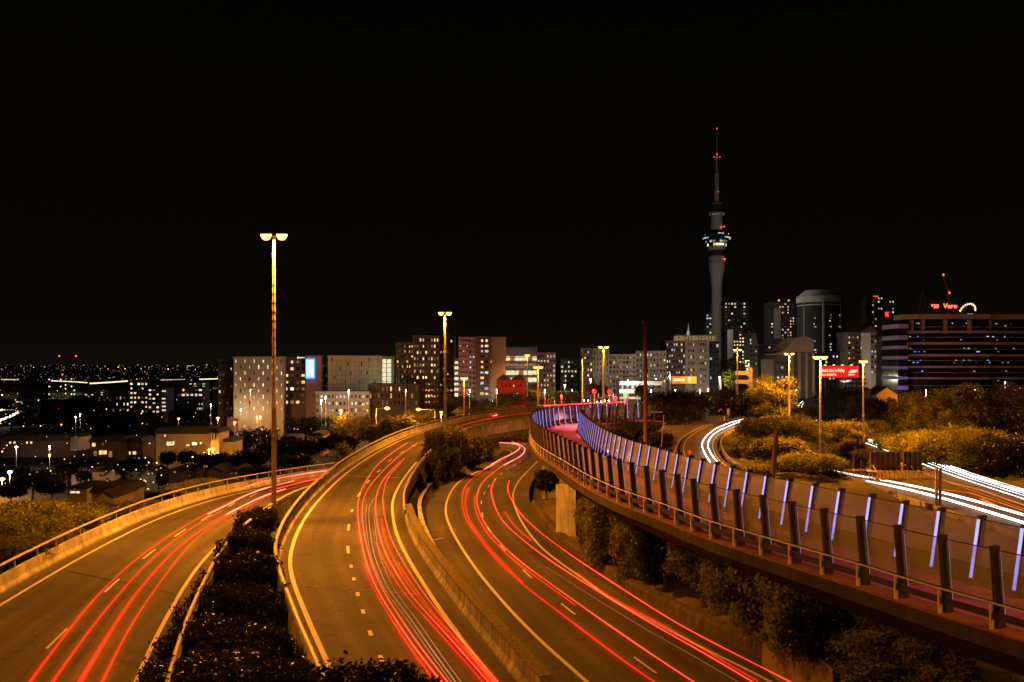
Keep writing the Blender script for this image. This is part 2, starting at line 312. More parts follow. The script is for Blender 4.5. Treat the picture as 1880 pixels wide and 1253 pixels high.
def fit(p, n):
    L = [0.0]
    for a, b in zip(p, p[1:]): L.append(L[-1] + (b - a).length)
    t = np.linspace(0, L[-1], n); A = np.array([tuple(q) for q in p])
    return [Vector((np.interp(s, L, A[:, 0]), np.interp(s, L, A[:, 1]), np.interp(s, L, A[:, 2]))) for s in t]
def strip(name, left, right, sl, sr, m, z0=-.5, dz=0.0, lip=True):
    # the far end points of the two lines pair up by projection onto a common centre line
    n = 300; A, B = pair(left, right, n); mb = MB()
    K = 9; acr = []; aln = []; run = 0.0
    for i, (a, b) in enumerate(zip(A, B)):
        d = (b - a); d.z = 0; wd = d.length; d.normalize(); za, zb_ = a.z + dz, b.z + dz; run += (A[i] - A[max(i - 1, 0)]).length
        pa, pb = a - d * sl, b + d * sr
        mb.v.append((pa.x, pa.y, za + z0)); acr.append(0); aln.append(run)
        for k in range(K):
            f = k / (K - 1); p = pa.lerp(pb, f); s = f * (wd + sl + sr) - sl; mb.v.append((p.x, p.y, za + (zb_ - za) * min(1, max(0, s / wd)))); acr.append(s); aln.append(run)
        mb.v.append((pb.x, pb.y, zb_ + z0)); acr.append(wd); aln.append(run)
    Q = K + 2
    for i in range(n - 1):
        for k in range(Q): mb.face([i * Q + k, i * Q + (k + 1) % Q, (i + 1) * Q + (k + 1) % Q, (i + 1) * Q + k])
    o = mb.build(name, m)
    for nm_, dat in (('across', acr), ('along', aln)): at_ = o.data.attributes.new(nm_, 'FLOAT', 'POINT'); at_.data.foreach_set('value', dat)
    return o
def pair(left, right, n):
    A, B = fit(left, n), fit(right, n)
    # monotone matching: walk the centre line and take the point of each line nearest to it
    for _ in range(3):
        C = [(a + b) / 2 for a, b in zip(A, B)]; nm = normals(relax(C, 4))
        def project(line):
            out = []; L = fit(line, 600); j = 0
            for c, q in zip(C, nm):
                t = Vector((q.y, -q.x, 0)); best = None
                for k in range(max(0, j - 4), min(600, j + 40)):
                    e = abs((L[k] - c).dot(t)) + .02 * (L[k] - c).length
                    if best is None or e < best[0]: best = (e, k)
                j = best[1]; out.append(L[j])
            out[0] = L[0]; out[-1] = L[-1]; return relax(out, 6)
        A, B = project(left), project(right)
    return A, B
road_m = struct(strip('motorway_ramp', M_left, M_right, .9, 1.3, asphalt, -1.0))
road_l = struct(strip('motorway_ramp', L_out, L_in, 1.3, 1.6, asphalt, -1.0))
road_r = struct(strip('motorway_ramp', R_left, R_right, 3.2, 2.2, asphalt, -.6))
struct(strip('road', S_l2, S_r2, .8, 1.0, asphalt, -.5, -.02)); struct(strip('road', S_l1, S_r1, .4, .4, asphalt, -.5, -.03))
mb = MB(); mb.sweep(T_c1, [(6.5, -.5), (6.5, 0), (-6.5, 0), (-6.5, -.5)]); struct(mb.build('motorway', asphalt_dark))
mb = MB(); mb.sweep(T_c2, [(4.8, -.5), (4.8, -.01), (-6.5, -.01), (-6.5, -.5)]); struct(mb.build('motorway', asphalt_dark))
mb = MB(); A = [up(*q, zT) for q in [(1660, 893), (1760, 925), (1900, 965), (1900, 925), (1740, 880), (1650, 862)]]
mb.v += [(p.x, p.y, -26.02) for p in A]; mb.face(list(range(6))); mb.v += [(p.x, p.y, -26.4) for p in A]; struct(mb.build('motorway_gore', asphalt_dark))

def line(path, w=.25, m=paint, dz=.035, name='edge_line'):
    p = offset(path, 0, dz); mb = MB(); mb.sweep(p, [(w / 2, 0), (-w / 2, 0), (-w / 2, -.008), (w / 2, -.008)]); return struct(mb.build(name, m))
def densez(path, zf=None): return path
line(M_left, .30); line(M_right, .28); line(L_out, .24); line(L_in, .24); line(R_left, .26); line(R_right, .22)
line(S_l2, .2); line(S_r2, .2); line(S_r1, .2); line(offset(S_l1, -.8), .15)
line(offset(T_c1, 4.9), .2); line(offset(T_c1, -4.9), .2); line(offset(T_c2, -5.2), .2)
line([up(*q, zT) for q in [(1719, 898), (1780, 905), (1900, 945)]], .5, paint_y, .02); line([up(*q, zT) for q in [(1740, 885), (1800, 900), (1900, 935)]], .5, paint_y, .02)
line([up(*q, zT) for q in [(1775, 918), (1800, 916), (1830, 930)]], .9, paint_y, .03)
def dashes(pts, zf, lens, w, name='lane_line'):
    P = smooth(ups(pts, zf), 2); mb = MB()
    for (px, py), L in zip(pts, lens):
        c = up(px, py, zf); i = min(range(len(P)), key=lambda k: (P[k] - c).length); t = (P[min(i + 1, len(P) - 1)] - P[max(i - 1, 0)]).normalized()
        mb.box(c + Vector((0, 0, .03)), (L, w, .012), rz=math.atan2(t.y, t.x))
    return struct(mb.build(name, paint))
dashes([(781, 807), (759.5, 819), (738, 831), (716, 846), (696, 865.5), (676, 885), (659, 909), (647, 936), (640, 969), (639, 1010), (644.6, 1040.7), (649.7, 1064), (657, 1092), (666.6, 1124), (680, 1163.5), (699.7, 1210)], zM, [3.2] * 9 + [3.0, .95, .95, .95, .95, 1.0, 1.0], .24)
dashes([(105, 1173), (205.5, 1076), (274, 1018), (331, 979), (379, 951), (423, 929), (463, 911), (500, 900), (540, 890)], zL, [3.6] * 9, .15)
dashes([(954.6, 849.8), (944, 855.7), (931.7, 863), (920, 871), (909, 881), (897.5, 893), (889, 906.5), (883.7, 923), (885.7, 946), (897.5, 972.6), (923, 1007), (968, 1054.5), (1043, 1119), (1184, 1222)], zR, [3.0] * 14, .15)
dashes([(843, 787), (873, 779), (905, 772)], zM, [4.5] * 3, .2)

for zf_, p0, p1 in ((zM, (632, 873.5), (738, 878)), (zR, (780, 996), (814, 988)), (zM, (545, 1075), (768, 1092)), (zR, (826, 1010), (1005, 1018)), (zL, (120, 1048), (330, 1092))):
    P = [up(p0[0] + (p1[0] - p0[0]) * i / 8, p0[1] + (p1[1] - p0[1]) * i / 8, zf_) for i in range(9)]; line(P, .11, concrete_d if zf_ is zM and p0[1] > 900 else paint if p0[1] in (873.5, 996) else black, .02, 'expansion_joint')
# ------------------------------------------------------------------ terrain
ctrl = []
for line_, dz in ((M_left, -1.2), (M_right, -1.2), (L_out, -1.2), (L_in, -1.2), (R_left, -.75), (R_right, -.75), (T_c1, -.7), (T_c2, -.7), (S_l2, -.6), (S_r2, -.6), (S_l1, -.6), (S_r1, -.6)):
    for p in line_[::5]:
        if line_ in (M_left, M_right) and p.y > 168: continue
        ctrl.append((p.x, p.y, p.z + dz, 1.0))
for a, b in zip(T_c1[::3], normals(T_c1)[::3]):
    for d, h in ((8, -26.6), (-8, -26.6), (24, -21), (45, -15), (75, -13)): q = a + b * d; ctrl.append((q.x, q.y, h, 1.0)) if d > 0 or d == -8 else None
for q in P_out[::8]: ctrl.append((q.x, q.y, -18.4 if q.y < 110 else -19.6, .6))
for q in P_in[::8]:
    if q.y < 150: ctrl.append((q.x + 3, q.y, -18.5, .8))
for x, y, z in [(-110, 120, -32), (-90, 160, -33), (-70, 190, -32), (-150, 120, -34), (-60, 150, -32), (-130, 200, -33), (-40, 230, -30), (-160, 60, -30), (-160, 250, -34), (-100, 300, -34), (-20, 300, -27), (30, 260, -20), (90, 60, -26), (60, 100, -24),
                (70, 130, -25.5), (50, 300, -20), (100, 380, -21), (0, 400, -24), (-150, 400, -34), (45, 200, -20), (30, 220, -20), (-8, 110, -19.4), (-12, 130, -19.6), (-14, 150, -19.8), (-13, 165, -20), (-10, 185, -20.6), (12, 96, -18.6), (-24, 45, -18.2), (-20, 60, -18), (-60, 20, -22), (0, 10, -19), (40, 20, -22), (-30, 10, -19)]:
    ctrl.append((x, y, z, 1.0))
for p, q in list(zip(L_out, normals(L_out)))[::6]:
    for d, z in ((5, p.z - 2.5), (10, -21.5), (18, -26.5), (30, -31), (50, -33)): ctrl.append((p.x + q.x * d, p.y + q.y * d, z, 1.3))
for p, q in list(zip(M_left, normals(M_left)))[::6]:
    if 120 < p.y < 235:
        for d, z in ((7, -21), (14, -26), (28, -29), (50, -31)): ctrl.append((p.x + q.x * d, p.y + q.y * d, z, 1.3))
for px, py, D in [(1545, 765, 345), (1590, 775, 330), (1620, 805, 300), (1650, 822, 285), (1700, 818, 275), (1760, 800, 268), (1820, 795, 262), (1880, 808, 255), (1960, 800, 250), (1690, 858, 235), (1745, 858, 228), (1800, 862, 220), (1860, 875, 212), (1940, 880, 205),
                  (1092, 796, 172), (1130, 812, 160), (1165, 815, 152), (1228, 760, 330), (1262, 762, 320), (1240, 775, 290), (1352, 752, 370), (1380, 758, 350), (1340, 764, 340), (1424, 760, 270), (1400, 812, 230), (1440, 808, 235), (1488, 866, 150), (1520, 826, 235), (1480, 828, 225), (1560, 820, 250), (1560, 858, 215),
                  (845, 750, 330), (935, 752, 315), (1000, 742, 350), (1040, 745, 345), (890, 758, 320), (820, 770, 330)]:
    q = at(px, py, D); ctrl.append((q.x, q.y, q.z - .3, 1.5))
for gx in range(-200, -50, 24):
    for gy in range(60, 520, 30):
        if min((p.x - gx) ** 2 + (p.y - gy) ** 2 for p in L_out[::4] + M_left[::4]) > 52 ** 2: ctrl.append((gx, gy, -34.2 if gy > 150 else -33.5, 1.0))
CT = np.array(ctrl)
def ground_z(x, y):
    d2 = (CT[:, 0] - x) ** 2 + (CT[:, 1] - y) ** 2 + .5
    k = np.argpartition(d2, 14)[:14]; d2 = d2[k]; w = CT[k, 3] / d2 ** 1.6; return float((w * CT[k, 2]).sum() / w.sum())
NX, NY = 150, 170; X0, X1, Y0, Y1 = -200, 300, -10, 620
def edge_blend(x, y, z):
    e = max(0, (abs(x - 50) - 215) / 35, (y - 520) / 90); e = min(1, e); return z * (1 - e) + -34.0 * e
mb = MB()
for j in range(NY + 1):
    fy = j / NY; y = Y0 + (Y1 - Y0) * (fy ** 1.45)
    for i in range(NX + 1):
        x = X0 + (X1 - X0) * i / NX; z = edge_blend(x, y, ground_z(x, y)); mb.v.append((x, y, z - .1 + .25 * (random.random() - .5)))
for j in range(NY):
    for i in range(NX): k = j * (NX + 1) + i; mb.face([k, k + 1, k + NX + 2, k + NX + 1])
struct(mb.build('ground', grass, smooth=True))
mb = MB()
rows = [(-60, -34.6), (700, -34.4), (1500, -34.2), (2000, -27), (2600, -20), (3300, -9), (4200, -2.5), (4600, -8)]
xs = np.linspace(-4200, 4200, 61)
for y, z in rows:
    for x in xs: mb.v.append((float(x), y, z + (random.uniform(-2.4, 1.2) if y > 1900 else 0)))
for j in range(len(rows) - 1):
    for i in range(60): k = j * 61 + i; mb.face([k, k + 1, k + 62, k + 61])
struct(mb.build('hills', mat('far_land', (.02, .018, .014), .95, var=.3, scale=.01)))
mb = MB(); mb.v += [(-900, 900, -34.0), (-440, 860, -34.0), (-500, 1020, -34.0), (-560, 1380, -34.0), (-1500, 1450, -34.0), (-1500, 900, -34.0)]; mb.face([0, 1, 2, 3, 4, 5]); struct(mb.build('water', watr))
# earth strip beside ramp and under the footbridge
A, B = pair(offset(R_right, -3.0), [q + Vector((-2.5, 0, -10.9)) for q in P_out if q.y < 120], 60)
A = [q for q in offset(R_right, -2.9) if q.y < 112]; mb = MB()
mb.sweep(A, [(0, .55), (-1.6, .95), (-3.4, .75), (-5.5, .1), (-5.5, -.8), (0, -.8)]); struct(mb.build('earth_bank', dirt))

# ------------------------------------------------------------------ barriers
def broken(path, seg=4.0, gap=.05):
    p = resample(path, seg / 6); out = []; i = 0
    while i < len(p) - 2:
        q = p[i:i + 7]
        if len(q) > 1: out.append(q)
        i += 6
    return out
def barrier(name, label, path, side, prof, m, rail=None, cap=None, group='concrete barriers along the ramps', cat='barrier', step=2.4, rail_m=None):
    root = empty(name, path[len(path) // 2]); L = root.location.copy()
    sh = [p - L for p in path]; mb = MB(); pr = [(a * side, b) for a, b in prof]
    for q in broken(sh):
        # a hairline joint: pull the last section back a little
        q = q[:-1] + [q[-2].lerp(q[-1], .94)] if len(q) > 2 else q
        mb.sweep(q, pr)
    mb.build('wall', m, root)
    if cap:
        c = MB(); c.sweep(sh, [(a * side, b) for a, b in cap[0]]); c.build('cap', cap[1], root)
    if rail:
        h, base, off, r = rail; rm = rail_m or yrail
        c = MB(); n = 6; pp = [(off * side + r * math.cos(2 * math.pi * k / n), h + r * .8 * math.sin(2 * math.pi * k / n)) for k in range(n)]
        c.sweep(sh, pp); c.build('rail', rm, root)
        nm = normals(sh); cand = []; acc = 0
        for a, b, q in zip(sh, sh[1:], nm):
            acc += (b - a).length
            if acc >= step: acc = 0; cand.append((a, q))
        for a, q in cand[:98]:
            c = MB(); bb = a + q * off * side; c.box((0, 0, (h - base) / 2), (.09, .12, h - base - r), rz=math.atan2(q.y, q.x)); c.build('post', rm, root, loc=(bb.x, bb.y, bb.z + base))
    tag(root, label, cat, group); return root
NJ = [(0, -.9), (0, 0), (.0, .12), (-.18, .38), (-.26, .98), (-.48, .98), (-.52, -.9)]
M_lb = offset(M_left, .75); L_ob = offset(L_out, 1.2); L_ib = offset(L_in, -1.45)
barrier('road_barrier', 'pale concrete barrier with one rail on the outer left side of the middle ramp', [p for p in M_lb], -1, NJ, concrete, rail=(1.42, .97, -.37, .15))
barrier('road_barrier', 'sunlit looking stained concrete barrier with high yellow rail along the outside of the left ramp'.replace('sunlit looking ', ''), L_ob, -1, [(a, b * 1.1) for a, b in NJ], concrete, rail=(1.75, 1.07, -.37, .12), step=3.2)
barrier('road_barrier', 'low concrete barrier with rail between the left ramp and the dark shrubs', [p for p in L_ib if p.y < 112], 1, NJ, concrete, rail=(1.40, .97, -.37, .13))
# barrier between the middle and right ramps: dirty wall with a broad mossy cap, then a railed parapet further along
M_rb = offset(M_right, -1.15)
near = [p for p in M_rb if p.y < 92]; far = [p for p in M_rb if p.y >= 90]
barrier('dividing_wall', 'long stained concrete wall with mossy top between the middle and right ramps', near, 1, [(0, -3.2), (0, .15), (-.2, .45), (-.22, 1.25), (-.75, 1.25), (-.75, -3.2)], concrete_d, cap=([(-.16, 1.25), (-.16, 1.33), (-.82, 1.33), (-.82, 1.25)], mossy), group=None)
barrier('road_barrier', 'thin railed parapet on the inner right side of the middle ramp and its viaduct', far, 1, [(0, -.9), (0, .72), (-.22, .72), (-.22, -.9)], concrete, rail=(1.05, .72, -.11, .07), step=1.6)
barrier('retaining_wall', 'dark curved retaining wall on the left edge of the right ramp below the trees', [p for p in offset(R_left, 3.0) if 72 < p.y < 186], -1, [(0, -.8), (0, 1.05), (-.35, 1.05), (-.35, -.8)], concrete_d, cap=([(.05, 1.05), (.05, 1.15), (-.42, 1.15), (-.42, 1.05)], concrete), group='retaining walls beside the right ramp', cat='wall')
barrier('retaining_wall', 'low brown retaining wall on the right edge of the right ramp under the shrubs', [p for p in offset(R_right, -2.0) if p.y < 112], 1, [(0, -.8), (-.1, .75), (-.35, .9), (-.9, .9), (-.9, -.8)], wallbrown, group='retaining walls beside the right ramp', cat='wall')
barrier('road_barrier', 'thin guard rail curving beside the dark slip road on the right', offset(S_l1, .6), -1, [(0, -.4), (0, .5), (-.15, .5), (-.15, -.4)], concrete_d, rail=(.8, .5, -.07, .06), step=4)
barrier('road_barrier', 'low kerb rail on the outside bend of the slip road with white trails', offset(S_r2, -1.8), 1, [(0, -.4), (0, .4), (-.2, .4), (-.2, -.4)], concrete_d, rail=(.75, .4, -.1, .07), step=4)
barrier('road_barrier', 'low concrete edge between the motorway and the violet lit footbridge', offset(T_c2, -6.9), 1, [(0, -.4), (0, .8), (-.3, .8), (-.3, -.4)], concrete_d)
# viaduct deck of the middle ramp
vr = [p for p in offset(M_right, -1.4) if p.y > 172]; root = empty('viaduct', vr[10]); L0 = root.location.copy()
mb = MB(); mb.sweep([p - L0 for p in vr], [(.02, -.05), (-.12, -.05), (-.2, -1.75), (.3, -1.95), (.3, -1.0)]); mb.build('edge_beam', concrete, root)
vc = [(a + b) / 2 for a, b in zip(*pair([p for p in M_left if p.y > 172], [p for p in M_right if p.y > 172], 50))]
mb = MB(); mb.sweep([p - L0 for p in vc], [(3.4, -1.0), (-3.8, -1.0), (-2.6, -3.4), (2.4, -3.4)]); mb.build('girder', concrete, root)
vl = [p for p in offset(M_left, 1.1) if p.y > 172]; mb = MB(); mb.sweep([p - L0 for p in vl], [(0, -.05), (.12, -.05), (.2, -1.4), (-.3, -1.6), (-.3, -1.0)]); mb.build('edge_beam', concrete_d, root)
for px, D, w in ((911, 207, 2.2), (1010, 236, 2.0), (835, 192, 2.0)):
    c = min(vc, key=lambda q: abs(q.x - (px - CX) / F * D)); mb = MB(); mb.prism([(-w / 2, -9), (w / 2, -9), (w / 2, 0), (-w / 2, 0)], -.8, .8); mb.build('pillar', concrete, root, loc=(c.x - L0.x, c.y - L0.y, c.z - 3.4 - L0.z))
tag(root, 'concrete viaduct carrying the middle ramp across the right ramp on pillars', 'viaduct')
mb = MB(); c = up(905, 836, zR); mb.sweep(smooth([up(872, 853, zR), up(895, 845, zR), up(915, 836, zR), up(922, 829, zR)], 1.5), [(0, -.5), (0, 1.1), (.5, 1.2), (3.4, 1.2), (3.4, -.5)]); tag(mb.build('plinth', concrete), 'pale concrete plinth around the foot of the viaduct pillar', 'plinth')

# ------------------------------------------------------------------ footbridge with violet lit fins
root = empty('footbridge', P_out[60] + Vector((0, 0, -3.3))); L0 = root.location.copy()
base_o = [p + Vector((0, 0, -3.3)) for p in P_out]; base_i = [p + Vector((0, 0, -3.3)) for p in P_in]
A, B = pair(base_o, base_i, 150); mb = MB(); mb2 = MB(); mb3 = MB()
for a, b in zip(A, B):
    d = (b - a); d.z = 0; d.normalize(); pa, pb = a - d * .95, b + d * .6
    for p, zz in ((pa, -10.62), (pa, -11.2), (pa.lerp(pb, .22), -12.3), (pa.lerp(pb, .78), -12.3), (pb, -11.2), (pb, -10.62)): mb.v.append((p.x - L0.x, p.y - L0.y, zz - L0.z))
    for p, zz in ((a - d * .9, -10.6), (a - d * .9, -10.505), (a + d * .28, -10.505), (a + d * .28, -10.6)): mb3.v.append((p.x - L0.x, p.y - L0.y, zz - L0.z))
    for p, zz in ((a + d * .29, -10.6), (a + d * .29, -10.5), (b + d * .3, -10.5), (b + d * .3, -10.6)): mb2.v.append((p.x - L0.x, p.y - L0.y, zz - L0.z))
for i in range(149):
    for k in range(6): mb.face([i * 6 + k, i * 6 + (k + 1) % 6, (i + 1) * 6 + (k + 1) % 6, (i + 1) * 6 + k])
    for k in range(4): mb2.face([i * 4 + k, i * 4 + (k + 1) % 4, (i + 1) * 4 + (k + 1) % 4, (i + 1) * 4 + k]); mb3.face([i * 4 + k, i * 4 + (k + 1) % 4, (i + 1) * 4 + (k + 1) % 4, (i + 1) * 4 + k])
mb.build('deck', deckm, root); mb2.build('path_surface', pink, root); mb3.build('path_margin', mat('faded_red_margin', (.20, .085, .06), .8, var=.3, scale=2, var2=.2), root)
for D in (89, 128, 150):
    i = min(range(len(A)), key=lambda k: abs(A[k].y - D)); c = A[i].lerp(B[i], .12 if D == 89 else .42); t = A[i + 1] - A[i - 1]; gz = ground_z(c.x, c.y)
    mb = MB(); h = -12.3 - gz + 1.2; mb.box((0, 0, -h / 2), (2.6, 1.5, h) if D == 89 else (3.4, 1.3, h), rz=-.75 if D == 89 else math.atan2(t.y, t.x) + math.pi / 2); mb.build('pillar', concrete, root, loc=(c.x - L0.x, c.y - L0.y, -12.3 - L0.z))
tag(root, 'elevated pink footbridge winding in an S between fins lit violet', 'footbridge')
def fin_fence(path, side, label, spacing, LN=.34):
    root = empty('glass_fence', path[len(path) // 3]); L0 = root.location.copy(); pts = resample(path, spacing); nm = normals(pts); pts = [p - L0 for p in pts]
    mb = MB(); mb.prism([(-.0, 0), (.42, 0), (.40 + LN, 3.3), (LN, 3.3)], -.09, .09); finme = mb.build('fin', fin_m, link=False)
    mb = MB(); mb.box((LN * .53 - .005, 0, 1.75), (.012, .178, 2.8), M=Matrix.Rotation(math.atan2(LN, 3.3), 4, 'Y')); strip_me = mb.build('light_strip', led, link=False)
    n = len(pts)
    for i, (p, q) in enumerate(zip(pts, nm)):
        if i < 98:
            o = put('fin', finme, root, p); out = q * side; o.rotation_euler = (0, 0, math.atan2(out.y, out.x))
            s = put('light_strip', strip_me, o); s.location = (0, 0, 0)
        if i < n - 1 and i < 98:
            a, b = p + q * side * .13, pts[i + 1] + nm[i + 1] * side * .13; lean = .33
            mb = MB(); up0, up1 = 1.0, 3.12
            k0, k1 = LN * up0 / 3.3, LN * up1 / 3.3
            qa, qb = q * side, nm[i + 1] * side
            v = [a + qa * k0 + Vector((0, 0, up0)), b + qb * k0 + Vector((0, 0, up0)), b + qb * k1 + Vector((0, 0, up1)), a + qa * k1 + Vector((0, 0, up1))]
            off = qa * .03; mb.v += [tuple(x - a) for x in v] + [tuple(x - a + off) for x in v]
            for f in ((0, 1, 2, 3), (7, 6, 5, 4), (0, 4, 5, 1), (1, 5, 6, 2), (2, 6, 7, 3), (3, 7, 4, 0)): mb.face(list(f))
            mb.build('glass_panel', glass, root, loc=a)
    mb = MB(); nn = normals(path); q0 = [p - L0 + q * side * (.13 + LN * .98 / 3.3) for p, q in zip(path, nn)]; mb.sweep(q0, [(.03, .94), (.03, 1.0), (-.03, 1.0), (-.03, .94)]); mb.build('bottom_channel', fin_m, root); mb = MB(); mb.sweep([p + q * side * LN * .65 for p, q in zip(q0, nn)], [(.015, 3.11), (.015, 3.15), (-.015, 3.15), (-.015, 3.11)]); mb.build('top_channel', fin_m, root)
    tag(root, label, 'fence', 'fences of leaning fins on the footbridge'); return root
fin_fence(base_o, 1, 'nearer fence of dark leaning fins with dusty glass, closest to the road ramp', 2.42)
fin_fence(base_i, -1, 'farther fence of fins with bright violet strips, beside the motorway side', 2.42, LN=.58)
gr = [p for p in offset(base_o, .72)]
root = empty('guard_rail', gr[20]); L0 = root.location.copy(); sh = [p - L0 for p in gr]
mb = MB(); mb.sweep(sh, [(.04 * math.cos(k * 1.0472), 1.05 + .04 * math.sin(k * 1.0472)) for k in range(6)]); mb.build('rail', yrail2, root)
mb = MB(); mb.sweep(offset(sh, -.08), [(0, .42), (-.05, .47), (-.02, .57), (-.05, .67), (0, .72), (.03, .72), (.03, .42)]); mb.build('beam', fin_m, root)
pp = resample(gr, 2.42); nm = normals(pp)
mb = MB(); mb.prism([(-.05, -.12), (.10, -.12), (.02, 1.02), (-.05, 1.02)], -.05, .05); pm = mb.build('post', yrail2, link=False)
for p, q in list(zip(pp, nm))[:98]: put('post', pm, root, p - L0).rotation_euler = (0, 0, math.atan2(-q.y, -q.x))
tag(root, 'thin yellowish guard rail on posts along the near edge of the footbridge', 'guard rail')

# ------------------------------------------------------------------ lamps
PW = 1.85
def point(loc, col, power, r=.35, parent=None, name='lamp_light', spot=False, cone=168):
    l = bpy.data.lights.new(name, 'SPOT' if spot else 'POINT')
    if spot: l.spot_size = R(cone); l.spot_blend = .55
    l.color = col; l.energy = power * PW; l.shadow_soft_size = r
    o = bpy.data.objects.new(name, l); COL.objects.link(o); o.location = loc
    if parent: o.parent = parent
    return o
def tall_lamp(label, px, ytop, D, zb=None, arm=1.6, power=60000, name='street_lamp', r=.28, group='sodium street lamps above the ramps', both=True, ang=0.0, glow=None, col=SOD, m=None, head=1.0):
    x = (px - CX) / F * D; zt = -(ytop - HZ) / F * D; zb = ground_z(x, D) if zb is None else zb; h = zt - zb
    root = empty(name, (x, D, zb)); mb = MB(); n = 10; mb.tube((0, 0, 0), (0, 0, h * .42), r, r * .86, n)
    mb.tube((0, 0, h * .42), (0, 0, h - .1), r * .72, r * .5, n); mb.tube((0, 0, h * .41), (0, 0, h * .43), r * 1.0, r * .95, n)
    if h > 24:
        for i in range(int(h / .9)): q = i * .9 + .4; rr = (r * 1.0 if q < h * .42 else r * .74) * (1 - .2 * q / h) + .012; mb.lathe([(rr, q), (rr, q + .06)], n=10)
    mb.build('pole', m or ppost, root)
    for s in ((-1, 1) if both else (1,)):
        c, sn = math.cos(ang) * s, math.sin(ang) * s
        a = MB(); a.tube((0, 0, h - .25), (c * arm * .75, sn * arm * .75, h + .08), r * .28, r * .22, 6); a.build('arm', m or ppost, root)
        hd = MB(); hd.lathe([(.04, -.02), (.8 * head, .02), (.9 * head, .1), (.6 * head, .26), (.1, .32)], n=12); o = hd.build('lamp_head', m or ppost, root, loc=(c * arm, sn * arm, h)); o.scale = (1, .45, .9); o.rotation_euler = (0, 0, ang)
        hb = MB(); hb.lathe([(.2, -.62), (.5 * head, -.5), (.74 * head, -.12), (.74 * head, .02)], n=12); g = hb.build('lens', glow or lamp_glow, o)
        if power: point((c * arm, sn * arm, h - .55), col, power / (2 if both else 1), .3, root, spot=True)
    tag(root, label, 'street lamp', group); return root
P = 1.0
tall_lamp('tallest twin headed sodium lamp standing between the left and middle ramps', 503, 431, 88, -16.6, arm=.80, power=152000, r=.27, head=.76)
tall_lamp('tall twin sodium lamp rising beside the viaduct shrubs, second tallest on the left', 817, 574, 164, -18, arm=.72, power=80000, r=.30, head=.74)
tall_lamp('twin sodium lamp on a tall pole by the red traffic lights', 1108, 637, 280, -14, arm=1.0, power=70000, r=.36, head=1.0)
tall_lamp('twin sodium lamp right of the viaduct rail in front of the red house', 988, 674, 262, -12.5, arm=.8, power=26000, r=.26, head=.9)
tall_lamp('short twin sodium lamp standing left of the pale purple apartment block', 852, 694, 232, -14.5, arm=.5, head=.6, power=20000, r=.24)
tall_lamp('thin twin lamp in front of the lit car park building', 968, 652, 330, -12, arm=.5, power=12000, r=.2, head=.6)
tall_lamp('twin sodium lamp beside the curved pale stair structure', 1354, 642, 350, -12, arm=1.0, power=30000, r=.3, head=1.0)
tall_lamp('twin sodium lamp over the bright yellow tree', 1449, 649, 262, -20, arm=.9, power=120000, r=.32, head=.9)
tall_lamp('tall sodium lamp left of the red billboard with its heads turned right', 1506, 655, 165, -23, arm=.7, power=170000, r=.26)
tall_lamp('sodium lamp right of the red billboard above the wooded bank', 1585, 663, 232, -24, arm=.6, head=.8, power=180000, r=.27)
# the same kind of mast continues beyond the picture's edges: one beside the ramps, one beside the motorway
def mast(x, y, zt, zb, pw, label):
    tall_lamp(label, CX + x / y * F, HZ - zt / y * F, y, zb, arm=1.15, power=pw, r=.27)
mast(-27, 22, 14, -18.5, 43000, 'twin sodium mast left of the view beside the left ramp')
mast(42, 26, 8, -24, 24000, 'twin sodium mast right of the view beside the footbridge')
mast(150, 226, 9, -20, 230000, 'twin sodium mast right of the view at the wooded motorway bank')
# unlit poles
def plain_pole(label, px, ytop, D, r, m, zb=None, lean=0.0, cap=False, name='pole', ray=None):
    x = (px - CX) / F * D; zt = -(ytop - HZ) / F * D; zb = ground_z(x, D) - .2 if zb is None else zb
    root = empty(name, (x - lean, D, zb)); mb = MB(); mb.tube((0, 0, 0), (lean, 0, zt - zb), r, r * .75, 10); mb.build('shaft', m, root)
    if cap: mb = MB(); mb.lathe([(r * .7, 0), (r * 1.5, .2), (r * 1.3, .6), (r * .3, .9)], (lean, 0, zt - zb), 10); mb.build('cap', m, root)
    tag(root, label, 'pole'); return root
pr = plain_pole('thick tall brown pole without a lamp rising behind the violet fence', 1185, 597, 122, .34, rust, cap=True)
plain_pole('thin black whip aerial beside the tall brown pole', 1177, 572, 123, .035, black)
plain_pole('rusty leaning trunk like pole among the trees left of the yellow bush', 1426, 790, 128, .42, rust, lean=.9)
for px, yt, D, ln, lab in ((1071, 716, 150, .6, 'leftmost leaning black path post behind the fence bend'), (1090, 706, 144, .8, 'second leaning black path post from the fence bend'), (1128, 715, 128, 1.2, 'third leaning black path post from the fence bend')):
    q_ = plain_pole(lab, px, yt, D, .13, black, lean=ln); point((ln - .5, -.3, at(px, yt, D).z - q_.location.z - .4), (1, .30, .36), 4200, .2, q_, 'added_pink_spot', spot=True, cone=105)  # pink spot added to brighten the path deck; the posts show no lamp
rt = plain_pole('slender pale leaning path lamp post with a short unlit arm', 1219, 762, 104, .07, ppost, lean=1.0)
mb = MB(); mb.box((0, 0, 0), (1.3, .3, .1)); h = -(757 - HZ) / F * 104 - rt.location.z; mb.build('arm', ppost, rt, loc=(.1, 0, h))
plain_pole('grey pole left of the traffic lights', 1069, 660, 285, .2, ppost, zb=-14)

